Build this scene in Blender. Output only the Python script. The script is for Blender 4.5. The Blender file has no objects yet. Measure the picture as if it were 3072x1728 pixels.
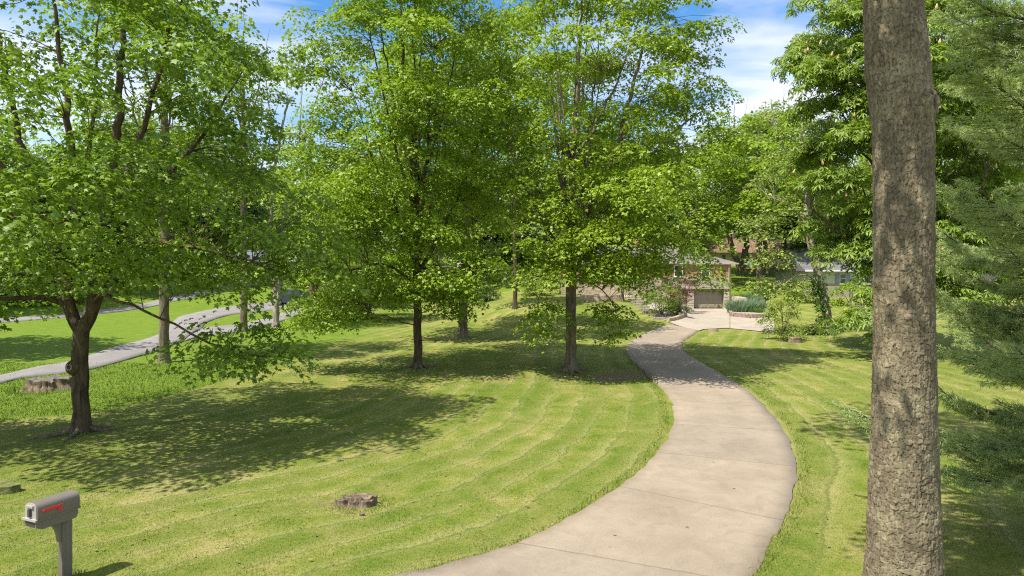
import bpy, bmesh, math, random
import numpy as np
from mathutils import Vector, Matrix

SC = bpy.context.scene
COL = SC.collection
R = math.radians

# ------------------------------------------------------------------ camera
CAMZ = 4.93
F = 2048.0            # focal length in photograph pixels (24 mm on 36 mm)
U0, V0 = 1536.0, 793.0
cd = bpy.data.cameras.new('camera')
cd.lens = 24; cd.sensor_width = 36; cd.shift_y = -71 / 3072
cd.clip_start = 0.05; cd.clip_end = 5000
cam = bpy.data.objects.new('camera', cd); COL.objects.link(cam)
cam.location = (0, 0, CAMZ); cam.rotation_euler = (R(90), 0, 0)
SC.camera = cam

# ------------------------------------------------------------------ sun and sky
SUN_EL, SUN_AZ = 60.0, 218.0     # azimuth (deg, ccw from +x) the sun stands at
saz, sel = R(SUN_AZ), R(SUN_EL)
to_sun = Vector((math.cos(saz) * math.cos(sel), math.sin(saz) * math.cos(sel), math.sin(sel)))
sl = bpy.data.lights.new('sun', 'SUN'); sl.energy = 5.0; sl.angle = R(0.5); sl.color = (1, .955, .87)
so = bpy.data.objects.new('sun', sl); COL.objects.link(so)
so.rotation_euler = to_sun.to_track_quat('Z', 'Y').to_euler(); so.location = (0, 0, 60)

W = bpy.data.worlds.new('World'); SC.world = W; W.use_nodes = True
nt = W.node_tree; N = nt.nodes; L = nt.links
N.clear()
wo = N.new('ShaderNodeOutputWorld'); bg = N.new('ShaderNodeBackground')
sky = N.new('ShaderNodeTexSky'); sky.sky_type = 'NISHITA'; sky.sun_disc = False
sky.sun_elevation = sel; sky.sun_rotation = R(90) - saz
sky.air_density = 1.0; sky.dust_density = 0.4; sky.ozone_density = 2.5
tc = N.new('ShaderNodeTexCoord')
mp = N.new('ShaderNodeMapping'); mp.inputs['Rotation'].default_value = (0, R(-17), 0)
mp.inputs['Scale'].default_value = (1.1, 1.6, 6.5); mp.inputs['Location'].default_value = (.55, .1, .35)
L.new(tc.outputs['Generated'], mp.inputs['Vector'])
nz = N.new('ShaderNodeTexNoise'); nz.inputs['Scale'].default_value = 1.7; nz.inputs['Detail'].default_value = 7
nz.inputs['Roughness'].default_value = .52; nz.inputs['Distortion'].default_value = .35
L.new(mp.outputs[0], nz.inputs['Vector'])
cr = N.new('ShaderNodeValToRGB'); cr.color_ramp.elements[0].position = .37; cr.color_ramp.elements[1].position = .60
L.new(nz.outputs[0], cr.inputs[0])
cm = N.new('ShaderNodeMath'); cm.operation = 'MULTIPLY'; cm.inputs[1].default_value = .93
L.new(cr.outputs[0], cm.inputs[0])
mixc = N.new('ShaderNodeMix'); mixc.data_type = 'RGBA'
hs = N.new('ShaderNodeHueSaturation'); hs.inputs['Saturation'].default_value = 1.3
L.new(sky.outputs[0], hs.inputs['Color'])
L.new(cm.outputs[0], mixc.inputs['Factor']); L.new(hs.outputs[0], mixc.inputs['A'])
mixc.inputs['B'].default_value = (5.3, 5.45, 6.5, 1)
L.new(mixc.outputs['Result'], bg.inputs['Color']); bg.inputs['Strength'].default_value = .128
L.new(bg.outputs[0], wo.inputs[0])

SC.view_settings.view_transform = 'Standard'; SC.view_settings.look = 'None'
SC.view_settings.gamma = 1; SC.view_settings.exposure = 0.74
SC.render.engine = 'CYCLES'; SC.cycles.use_denoising = False
SC.cycles.max_bounces = 7; SC.cycles.diffuse_bounces = 4; SC.cycles.glossy_bounces = 2
SC.cycles.transmission_bounces = 5; SC.cycles.transparent_max_bounces = 6
SC.cycles.sample_clamp_indirect = 6
SC.cycles.pixel_filter_type = 'BLACKMAN_HARRIS'; SC.cycles.filter_width = 1.15

# ------------------------------------------------------------------ helpers
def tag(o, label=None, cat=None, group=None, kind=None):
    if label: o['label'] = label
    if cat: o['category'] = cat
    if group: o['group'] = group
    if kind: o['kind'] = kind
    return o

def empty(name, loc, label, cat, group=None, rz=0):
    o = bpy.data.objects.new(name, None); COL.objects.link(o)
    o.location = loc; o.rotation_euler = (0, 0, rz); o.empty_display_size = .3
    return tag(o, label, cat, group)

def link(name, me, mat=None, parent=None, smooth=False):
    if mat is not None:
        for m in (mat if isinstance(mat, (list, tuple)) else [mat]): me.materials.append(m)
    if smooth: me.polygons.foreach_set('use_smooth', np.ones(len(me.polygons), bool))
    o = bpy.data.objects.new(name, me); COL.objects.link(o)
    if parent: o.parent = parent
    return o

def npmesh(name, V, Fs, mat=None, parent=None, smooth=False, attrs=None, midx=None):
    """V (n,3); Fs = list of int arrays (k,3) or (k,4)"""
    me = bpy.data.meshes.new(name)
    V = np.asarray(V, np.float32)
    me.vertices.add(len(V)); me.vertices.foreach_set('co', V.ravel())
    Fs = [np.asarray(f, np.int32) for f in Fs if len(f)]
    nl = sum(f.size for f in Fs); npoly = sum(len(f) for f in Fs)
    me.loops.add(nl); me.loops.foreach_set('vertex_index', np.concatenate([f.ravel() for f in Fs]))
    tot = np.concatenate([np.full(len(f), f.shape[1], np.int32) for f in Fs])
    st = np.concatenate([[0], np.cumsum(tot)[:-1]]).astype(np.int32)
    me.polygons.add(npoly); me.polygons.foreach_set('loop_start', st)
    try: me.polygons.foreach_set('loop_total', tot)
    except Exception: pass
    me.update(calc_edges=True)
    for k, a in (attrs or {}).items():
        at = me.attributes.new(k, 'FLOAT', 'POINT'); at.data.foreach_set('value', np.asarray(a, np.float32))
    o = link(name, me, mat, parent, smooth)
    if midx is not None: me.polygons.foreach_set('material_index', np.asarray(midx, np.int32))
    return o

def bmobj(name, bm, mat, parent=None, smooth=False, bevel=0):
    if bevel:
        bmesh.ops.bevel(bm, geom=[e for e in bm.edges if e.is_manifold and e.calc_face_angle(0) > .5], offset=bevel, segments=2, affect='EDGES', clamp_overlap=True)
    bmesh.ops.recalc_face_normals(bm, faces=bm.faces)
    me = bpy.data.meshes.new(name); bm.to_mesh(me); bm.free()
    return link(name, me, mat, parent, smooth)

def box(bm, x0, x1, y0, y1, z0, z1, M=None):
    vs = [bm.verts.new(p) for p in ((x0, y0, z0), (x1, y0, z0), (x1, y1, z0), (x0, y1, z0), (x0, y0, z1), (x1, y0, z1), (x1, y1, z1), (x0, y1, z1))]
    for f in ((0, 3, 2, 1), (4, 5, 6, 7), (0, 1, 5, 4), (1, 2, 6, 5), (2, 3, 7, 6), (3, 0, 4, 7)):
        bm.faces.new([vs[i] for i in f])
    if M is not None:
        for v in vs: v.co = M @ v.co
    return vs

def boxobj(name, dims, mat, parent=None, bevel=0):
    bm = bmesh.new(); box(bm, *dims); return bmobj(name, bm, mat, parent, bevel=bevel)

def prism(bm, pts, axis, a0, a1):
    """outline pts (2d) swept along axis 0/1/2 from a0 to a1"""
    def mk(p, a):
        c = list(p); c.insert(axis, a); return bm.verts.new(c)
    A = [mk(p, a0) for p in pts]; B = [mk(p, a1) for p in pts]
    n = len(pts)
    bm.faces.new(A); bm.faces.new(B[::-1])
    for i in range(n): bm.faces.new((A[i], B[i], B[(i + 1) % n], A[(i + 1) % n]))

def cyl(bm, p0, p1, r0, r1=None, n=12):
    r1 = r0 if r1 is None else r1
    p0, p1 = Vector(p0), Vector(p1); d = (p1 - p0).normalized()
    a = d.orthogonal().normalized(); b = d.cross(a)
    A = [bm.verts.new(p0 + (a * math.cos(t) + b * math.sin(t)) * r0) for t in [2 * math.pi * i / n for i in range(n)]]
    B = [bm.verts.new(p1 + (a * math.cos(t) + b * math.sin(t)) * r1) for t in [2 * math.pi * i / n for i in range(n)]]
    bm.faces.new(A[::-1]); bm.faces.new(B)
    for i in range(n): bm.faces.new((A[i], A[(i + 1) % n], B[(i + 1) % n], B[i]))

def ss(a, b, x):
    t = np.clip((np.asarray(x, float) - a) / (b - a), 0, 1); return t * t * (3 - 2 * t)

# ------------------------------------------------------------------ value noise in numpy (for geometry)
_rng0 = np.random.default_rng(5)
_LAT = _rng0.random((256, 256))
def vnoise(x, y):
    x = np.asarray(x, float); y = np.asarray(y, float)
    xi = np.floor(x).astype(int); yi = np.floor(y).astype(int)
    fx = x - xi; fy = y - yi; fx = fx * fx * (3 - 2 * fx); fy = fy * fy * (3 - 2 * fy)
    g = lambda a, b: _LAT[a % 256, b % 256]
    return (g(xi, yi) * (1 - fx) + g(xi + 1, yi) * fx) * (1 - fy) + (g(xi, yi + 1) * (1 - fx) + g(xi + 1, yi + 1) * fx) * fy
def fbm(x, y, o=4):
    s = 0; a = .5
    for i in range(o):
        s = s + a * vnoise(x * 2 ** i + 17 * i, y * 2 ** i + 31 * i); a *= .5
    return s / (1 - .5 ** o)

# ------------------------------------------------------------------ terrain
_py = np.arange(-60, 1600, .5)
_pz = np.interp(_py, [-60, 0, 8, 10.5, 13, 17, 44, 56, 66, 72, 80, 90, 115, 140, 200, 400, 1600], [.35, .3, .2, .12, .03, 0, 0, .12, .36, .5, 1.5, 2.5, 4.65, 5.8, 8, 13, 22])
_k = np.exp(-np.linspace(-2, 2, 13) ** 2); _k /= _k.sum()
_pz = np.convolve(np.pad(_pz, 6, mode='edge'), _k, mode='valid')

def ground(x, y):
    x = np.asarray(x, float); y = np.asarray(y, float)
    z = np.interp(y, _py, _pz)
    z = z + 1.35 * ss(51, 63, y) * ss(17.0, 12.0, x) * ss(-9, 3, x) * ss(96, 78, y)       # terrace mound by the house
    z = z - .42 * np.exp(-((x - 4.0) / 2.2) ** 2 - ((y - 30.2) / 1.5) ** 2)                 # ditch beside the drive
    z = z + .9 * ss(23.0, 27, x) * ss(60, 72, y) * ss(100, 80, y)                          # bank right of the house
    amp = ss(24, 34, np.hypot(x * .8, y - 10)) * .05
    z = z + amp * (fbm(x * .11 + 40, y * .11 + 9, 3) - .5)
    return z

def at(u, v, dz=0.0):
    """world point where the line of sight through photograph pixel (u,v) meets the ground (+dz)"""
    d = 3.0; step = .5
    f = lambda d: CAMZ - (v - V0) / F * d - float(ground((u - U0) / F * d, d)) - dz
    while f(d) > 0 and d < 400: d += step
    lo, hi = d - step, d
    for _ in range(30):
        m = (lo + hi) / 2
        if f(m) > 0: lo = m
        else: hi = m
    d = (lo + hi) / 2
    x = (u - U0) / F * d
    return Vector((x, d, float(ground(x, d))))

def onground(x, y, dz=0): return Vector((x, y, float(ground(x, y)) + dz))

def spline(P, n):
    """Catmull-Rom through P, n samples evenly by length"""
    P = np.asarray(P, float)
    Q = np.vstack([2 * P[0] - P[1], P, 2 * P[-1] - P[-2]])
    out = []
    for i in range(len(P) - 1):
        p0, p1, p2, p3 = Q[i:i + 4]
        for t in np.linspace(0, 1, 16, endpoint=False):
            out.append(.5 * ((2 * p1) + (-p0 + p2) * t + (2 * p0 - 5 * p1 + 4 * p2 - p3) * t ** 2 + (-p0 + 3 * p1 - 3 * p2 + p3) * t ** 3))
    out.append(P[-1]); out = np.array(out)
    s = np.concatenate([[0], np.cumsum(np.linalg.norm(np.diff(out, axis=0), axis=1))])
    t = np.linspace(0, s[-1], n)
    return np.stack([np.interp(t, s, out[:, k]) for k in range(out.shape[1])], 1)

# ------------------------------------------------------------------ materials
def mat(name): 
    m = bpy.data.materials.new(name); m.use_nodes = True
    return m, m.node_tree.nodes, m.node_tree.links, m.node_tree.nodes['Principled BSDF']

def ramp(N, stops):
    r = N.new('ShaderNodeValToRGB'); e = r.color_ramp.elements
    while len(e) < len(stops): e.new(.5)
    for k, (p, c) in enumerate(stops):
        e[k].position = p; e[k].color = (*c, 1) if len(c) == 3 else c
    return r

def noise(N, L, vec, scale, detail=5, rough=.55, dist=0):
    n = N.new('ShaderNodeTexNoise'); n.inputs['Scale'].default_value = scale; n.inputs['Detail'].default_value = detail
    n.inputs['Roughness'].default_value = rough; n.inputs['Distortion'].default_value = dist
    if vec is not None: L.new(vec, n.inputs['Vector'])
    return n

def mixrgb(N, L, f, a, b, mode='MIX'):
    m = N.new('ShaderNodeMix'); m.data_type = 'RGBA'; m.blend_type = mode
    for k, s in (('Factor', f), ('A', a), ('B', b)):
        i = m.inputs[k] if k != 'Factor' else m.inputs[0]
        if k == 'A': i = m.inputs[6]
        if k == 'B': i = m.inputs[7]
        if hasattr(s, 'is_output'): L.new(s, i)
        else: i.default_value = s if k == 'Factor' else (*s, 1)
    return m.outputs[2]

def math_(N, L, op, a, b=None, c=None):
    m = N.new('ShaderNodeMath'); m.operation = op
    for i, s in enumerate((a, b, c)):
        if s is None: continue
        if hasattr(s, 'is_output'): L.new(s, m.inputs[i])
        else: m.inputs[i].default_value = s
    return m.outputs[0]

def plain(name, col, rough=.6, var=.25, scale=6, bump=0, metal=0, spec=.5, bscale=None):
    m, N, L, b = mat(name)
    t = N.new('ShaderNodeTexCoord')
    n = noise(N, L, t.outputs['Object'], scale, 6)
    r = ramp(N, [(.3, tuple(c * (1 - var) for c in col)), (.7, tuple(min(1, c * (1 + var)) for c in col))])
    L.new(n.outputs[0], r.inputs[0]); L.new(r.outputs[0], b.inputs['Base Color'])
    b.inputs['Roughness'].default_value = rough; b.inputs['Metallic'].default_value = metal
    b.inputs['Specular IOR Level'].default_value = spec
    if bump:
        n2 = noise(N, L, t.outputs['Object'], bscale or scale * 4, 5)
        bu = N.new('ShaderNodeBump'); bu.inputs['Strength'].default_value = bump; bu.inputs['Distance'].default_value = .03
        L.new(n2.outputs[0], bu.inputs['Height']); L.new(bu.outputs[0], b.inputs['Normal'])
    return m

def leafmat(name, c0, c1, trans=1.0, rough=.50, spec=.42, back=.36):
    """leaf: colour varies from leaf to leaf, light also passes through"""
    m, N, L, b = mat(name)
    g = N.new('ShaderNodeNewGeometry')
    r = ramp(N, [(0, c0), (.75, c1), (1, (c1[0] * 1.35, c1[1] * 1.2, c1[2] * 1.0))])
    t = N.new('ShaderNodeTexCoord'); n = noise(N, L, t.outputs['Object'], .45, 3)
    f = math_(N, L, 'ADD', math_(N, L, 'MULTIPLY', g.outputs['Random Per Island'], .6), math_(N, L, 'MULTIPLY', n.outputs[0], .45))
    L.new(f, r.inputs[0])
    L.new(r.outputs[0], b.inputs['Base Color']); b.inputs['Roughness'].default_value = rough
    b.inputs['Specular IOR Level'].default_value = spec
    tr = N.new('ShaderNodeBsdfTranslucent')
    tcol = mixrgb(N, L, 1.0, r.outputs[0], (1.35 * trans, 1.45 * trans, .75 * trans), 'MULTIPLY')
    L.new(tcol, tr.inputs['Color'])
    mx = N.new('ShaderNodeMixShader'); mx.inputs[0].default_value = back
    L.new(b.outputs[0], mx.inputs[1]); L.new(tr.outputs[0], mx.inputs[2])
    L.new(mx.outputs[0], N['Material Output'].inputs['Surface'])
    return m

def barkmat(name, c0, c1, vscale=9, stretch=.16, bump=.9, moss=None):
    m, N, L, b = mat(name)
    t = N.new('ShaderNodeTexCoord'); mp = N.new('ShaderNodeMapping')
    mp.inputs['Scale'].default_value = (1, 1, stretch); L.new(t.outputs['Object'], mp.inputs['Vector'])
    n = noise(N, L, mp.outputs[0], vscale, 8, .65, .6)
    n2 = noise(N, L, t.outputs['Object'], 1.3, 4)
    f = math_(N, L, 'ADD', math_(N, L, 'MULTIPLY', n.outputs[0], .75), math_(N, L, 'MULTIPLY', n2.outputs[0], .3))
    r = ramp(N, [(.36, c0), (.62, c1)]); L.new(f, r.inputs[0])
    L.new(r.outputs[0], b.inputs['Base Color']); b.inputs['Roughness'].default_value = .9; b.inputs['Specular IOR Level'].default_value = .2
    bu = N.new('ShaderNodeBump'); bu.inputs['Strength'].default_value = bump; bu.inputs['Distance'].default_value = .05
    L.new(n.outputs[0], bu.inputs['Height']); L.new(bu.outputs[0], b.inputs['Normal'])
    return m

M_BARK = barkmat('maple_bark', (.028, .020, .011), (.13, .098, .056))
M_BARK2 = barkmat('grey_bark', (.055, .043, .027), (.215, .172, .115))
M_BARK3 = barkmat('pale_bark', (.12, .10, .08), (.40, .34, .28), 6, .25)
M_DEADWOOD = barkmat('dead_wood', (.2, .15, .1), (.42, .33, .24), 6, .25)
M_LEAF_A = leafmat('maple_leaf_shade', (0.08, 0.138, 0.014), (0.215, 0.318, 0.03))  # a deeper green than the other maple leaves
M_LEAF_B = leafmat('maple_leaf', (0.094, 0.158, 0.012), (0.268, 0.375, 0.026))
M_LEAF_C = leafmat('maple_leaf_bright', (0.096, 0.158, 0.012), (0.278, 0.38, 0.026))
M_LEAF_D = leafmat('wood_leaf', (0.084, 0.136, 0.018), (0.23, 0.315, 0.04))
M_LEAF_E = leafmat('yellow_green_leaf', (0.11, 0.165, 0.025), (0.275, 0.35, 0.06))
M_LEAF_F = leafmat('dark_leaf', (0.036, 0.068, 0.018), (0.1, 0.155, 0.038))
M_LEAF_RED = leafmat('red_maple_leaf', (.07, .02, .028), (.24, .085, .10), .9)
M_LEAF_CHEST = leafmat('chestnut_leaf', (0.095, 0.155, 0.02), (0.25, 0.345, 0.045))
M_NEEDLE = leafmat('pine_needle', (0.18, 0.24, 0.08), (0.38, 0.46, 0.18), .9, back=.35)
M_IRIS = leafmat('iris_blade', (.09, .16, .09), (.24, .34, .20), .9, back=.25)
M_LILY = leafmat('lily_blade', (.05, .12, .015), (.14, .26, .03), .9, back=.25)
M_IVY = leafmat('ivy_leaf', (.03, .08, .01), (.1, .2, .02))
M_BLOSSOM = plain('chestnut_blossom', (.60, .40, .18), .8, .3, 9)

# ------------------------------------------------------------------ ground sheet
def axis_steps(lo, hi, fine_lo, fine_hi, fine, grow):
    a = list(np.arange(fine_lo, fine_hi, fine)); s = fine
    while a[-1] < hi: s *= grow; a.append(a[-1] + s)
    s = fine; b = [a[0]]
    while b[-1] > lo: s *= grow; b.append(b[-1] - s)
    return np.array(b[::-1][:-1] + a)

# driveway edges, traced as pairs (left edge, right edge) on the photograph and laid on the ground
DRIVE = [((640, 1835), (1860, 2100)), ((820, 1797), (1925, 2040)), ((1000, 1765), (1985, 1985)), ((1187, 1728), (2080, 1915)), ((1317, 1697), (2150, 1850)), ((1459, 1659), (2202, 1790)),
         ((1567, 1624), (2244, 1738)), ((1676, 1570), (2276, 1690)), ((1779, 1510), (2312, 1622)), ((1861, 1455), (2348, 1553)),
         ((1905, 1424), (2375, 1497)), ((1942, 1393), (2388, 1441)), ((1986, 1339), (2385, 1378)), ((2013, 1295), (2370, 1322)),
         ((2022, 1260), (2342, 1275)), ((2022, 1230), (2300, 1225)), ((2013, 1195), (2250, 1178)), ((1991, 1167), (2205, 1146)),
         ((1948, 1127), (2150, 1112)), ((1904, 1089), (2100, 1086)), ((1883, 1061), (2062, 1061)), ((1879, 1042), (2047, 1043)),
         ((1894, 1021), (2048, 1026)), ((1937, 999), (2062, 1013)), ((1975, 980), (2080, 1001)), ((2005, 965), (2098, 991))]
def at_flat(u, v):   # pixel to plane z=.05 (edges below the picture frame too)
    d = F * (CAMZ - .05) / (v - V0); return Vector(((u - U0) / F * d, d, 0))
dl = spline([at(*p[0], .045)[:2] for p in DRIVE], 150)
dr = spline([at(*p[1], .045)[:2] for p in DRIVE], 150)
# resample both by pair index instead of own length so seams lie square
def pair_spline(P, n):
    P = np.asarray([p[:2] for p in P], float); Q = np.vstack([2 * P[0] - P[1], P, 2 * P[-1] - P[-2]]); o = []
    for t in np.linspace(0, len(P) - 1 - 1e-6, n):
        i = int(t); t -= i; p0, p1, p2, p3 = Q[i:i + 4]
        o.append(.5 * ((2 * p1) + (-p0 + p2) * t + (2 * p0 - 5 * p1 + 4 * p2 - p3) * t ** 2 + (-p0 + 3 * p1 - 3 * p2 + p3) * t ** 3))
    return np.array(o)
ND = 200
dl = pair_spline([at(*p[0], .045) for p in DRIVE], ND)
dr = pair_spline([at(*p[1], .045) for p in DRIVE], ND)
for k in range(6):
    for a in (dl, dr): a[1:-1] = (a[:-2] + 2 * a[1:-1] + a[2:]) / 4

def polydist(X, Y, P):
    """unsigned distance to polyline P, and side sign (left +)"""
    best = np.full(X.shape, 1e9); sgn = np.ones(X.shape)
    for (ax, ay), (bx, by) in zip(P[:-1], P[1:]):
        ex, ey = bx - ax, by - ay; l2 = ex * ex + ey * ey + 1e-12
        t = np.clip(((X - ax) * ex + (Y - ay) * ey) / l2, 0, 1)
        d = np.hypot(X - ax - t * ex, Y - ay - t * ey)
        s = np.sign(ex * (Y - ay) - ey * (X - ax))
        m = d < best; best = np.where(m, d, best); sgn = np.where(m, s, sgn)
    return best, sgn

gx = axis_steps(-900, 900, -24, 26, .25, 1.07)
gy = axis_steps(-60, 1500, 7, 66, .25, 1.06)
GX, GY = np.meshgrid(gx, gy); GZ = ground(GX, GY)
nx, ny = len(gx), len(gy)
near = (np.abs(GX) < 60) & (GY < 110) & (GY > -20)
dd = np.full(GX.shape, 60.0)
cen = (dl + dr) / 2
dist, sg = polydist(GX[near], GY[near], cen[::3])
dd[near] = dist
half = 1.75
# micro relief
GZ = GZ + np.where(near, (fbm(GX * .9, GY * .9, 3) - .5) * .05 * ss(half + .1, half + 1.2, dd), 0)
GZ = np.where(dd < half - .1, GZ - .05, GZ)
# lush strip beyond the mown edge
LB = np.array([at(u, v)[:2] for u, v in ((-500, 1330), (0, 1262), (300, 1238), (600, 1165), (800, 1105), (930, 1062), (1060, 1015))])
yb = np.interp(GX, LB[:, 0], LB[:, 1])
lush = ss(-.12, .12, GY - yb + (vnoise(GX * .8, GY * .8) - .5) * .3) * ss(LB[-1, 0] + 2.5, LB[-1, 0] - 1, GX + (fbm(GX * .2, GY * .2) - .5) * 6)
lush = np.where(GY > 75, 1, lush)
soil = np.zeros(GX.shape)
for u, v, rx, ry, a in ((1880, 1128, 1.9, .8, 1.0), (1500, 1135, 3.4, .9, .55), (1085, 935, 3.2, 1.8, .8), (980, 1508, .45, .2, .8), (1275, 1480, .8, .25, .5), (1190, 1530, .9, .25, .6),
                        (1060, 1520, .7, .4, .7), (230, 1168, 1.1, .5, .8), (2232, 850, 6, 5, .55), (450, 1088, 1.6, .35, .6), (2370, 1030, .9, .5, .7), (1711, 1120, 1.3, .8, .6),
                        (1252, 1108, 1.2, .7, .5), (235, 1298, .8, .5, .6), (2690, 1330, 2.5, 3, .35), (2440, 1720, .6, .4, .5)):
    p = at(u, v); soil = np.maximum(soil, a * np.exp(-((GX - p.x) / rx) ** 2 - ((GY - p.y) / ry) ** 2))
idx = np.arange(nx * ny).reshape(ny, nx)
Fq = np.stack([idx[:-1, :-1], idx[:-1, 1:], idx[1:, 1:], idx[1:, :-1]], -1).reshape(-1, 4)
sgn_full = np.ones(GX.shape); sgn_full[near] = sg

m, N, L, b = mat('lawn')
geo = N.new('ShaderNodeNewGeometry')
def attr(n):
    a = N.new('ShaderNodeAttribute'); a.attribute_name = n; return a.outputs['Fac']
n_big = noise(N, L, geo.outputs['Position'], .22, 5, .6, .6)
n_mid = noise(N, L, geo.outputs['Position'], 1.1, 6, .65, .4)
n_fine = noise(N, L, geo.outputs['Position'], 14, 6, .75)
n_tuft = noise(N, L, geo.outputs['Position'], 45, 3, .7)
# mower passes: bands by distance from the drive
dwob = math_(N, L, 'ADD', attr('drive'), math_(N, L, 'MULTIPLY_ADD', n_big.outputs[0], 1.3, math_(N, L, 'MULTIPLY', n_mid.outputs[0], .35)))
sw = math_(N, L, 'FRACT', math_(N, L, 'DIVIDE', dwob, .95))
line = ramp(N, [(0, (1, 1, 1)), (.10, (.6, .6, .6)), (.42, (0, 0, 0)), (.72, (0, 0, 0)), (1, (1, 1, 1))]); L.new(sw, line.inputs[0])
swb = math_(N, L, 'FRACT', math_(N, L, 'DIVIDE', dwob, 1.9))
band = ramp(N, [(.42, (0, 0, 0)), (.58, (1, 1, 1))]); L.new(swb, band.inputs[0])
tone = math_(N, L, 'ADD', math_(N, L, 'MULTIPLY', n_mid.outputs[0], .62), math_(N, L, 'MULTIPLY', n_big.outputs[0], .5))
base = ramp(N, [(.35, (.095, .145, .012)), (.48, (.150, .195, .024)), (.58, (.215, .228, .045)), (.73, (.35, .295, .115))])
L.new(math_(N, L, 'ADD', tone, math_(N, L, 'MULTIPLY_ADD', n_fine.outputs[0], .16, -.10)), base.inputs[0])
c = mixrgb(N, L, math_(N, L, 'MULTIPLY', band.outputs[0], .32), base.outputs[0], (.10, .15, .018))
patchy = ramp(N, [(.42, (0, 0, 0)), (.60, (1, 1, 1))]); L.new(n_big.outputs[0], patchy.inputs[0])
n_l = noise(N, L, geo.outputs['Position'], .16, 4, .6, .3); ramp_l = ramp(N, [(.38, (.12, .12, .12)), (.56, (1, 1, 1))]); L.new(n_l.outputs[0], ramp_l.inputs[0])
lf = math_(N, L, 'MULTIPLY', line.outputs[0], math_(N, L, 'MULTIPLY', ramp_l.outputs[0], .40))
c = mixrgb(N, L, lf, c, (.42, .37, .16))
dl_ = ramp(N, [(.86, (0, 0, 0)), (.93, (1, 1, 1)), (.985, (0, 0, 0))]); L.new(sw, dl_.inputs[0])
c = mixrgb(N, L, math_(N, L, 'MULTIPLY', dl_.outputs[0], math_(N, L, 'MULTIPLY_ADD', ramp_l.outputs[0], .4, .1)), c, (.055, .085, .008))
lushc = ramp(N, [(.3, (.085, .145, .010)), (.65, (.165, .235, .022))])
L.new(math_(N, L, 'ADD', math_(N, L, 'MULTIPLY', n_mid.outputs[0], .6), math_(N, L, 'MULTIPLY', n_fine.outputs[0], .4)), lushc.inputs[0])
c = mixrgb(N, L, attr('lush'), c, lushc.outputs[0])
sr = ramp(N, [(.5, (0, 0, 0)), (.72, (1, 1, 1))])
L.new(math_(N, L, 'ADD', attr('soil'), math_(N, L, 'MULTIPLY_ADD', n_mid.outputs[0], .9, -.38)), sr.inputs[0])
soilc = ramp(N, [(.35, (.15, .10, .055)), (.65, (.30, .22, .125))]); L.new(n_fine.outputs[0], soilc.inputs[0])
c = mixrgb(N, L, math_(N, L, 'MULTIPLY', sr.outputs[0], .85), c, soilc.outputs[0])
sp = ramp(N, [(.35, (.62, .62, .62)), (.62, (1.18, 1.18, 1.18))])
L.new(math_(N, L, 'ADD', math_(N, L, 'MULTIPLY', n_fine.outputs[0], .5), math_(N, L, 'MULTIPLY', n_tuft.outputs[0], .5)), sp.inputs[0])
c = mixrgb(N, L, 1.0, c, sp.outputs[0], 'MULTIPLY')
L.new(c, b.inputs['Base Color']); b.inputs['Roughness'].default_value = .85; b.inputs['Specular IOR Level'].default_value = .15
bu = N.new('ShaderNodeBump'); bu.inputs['Strength'].default_value = .8; bu.inputs['Distance'].default_value = .05
L.new(math_(N, L, 'ADD', n_fine.outputs[0], math_(N, L, 'MULTIPLY', n_tuft.outputs[0], .6)), bu.inputs['Height']); L.new(bu.outputs[0], b.inputs['Normal'])
M_LAWN = m
tag(npmesh('ground', np.stack([GX, GY, GZ], -1).reshape(-1, 3), [Fq], M_LAWN, smooth=True,
           attrs={'drive': (dd * 1.0 + np.where(sgn_full < 0, .4, 0)).ravel(), 'lush': lush.ravel(), 'soil': soil.ravel()}), kind='structure')

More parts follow.
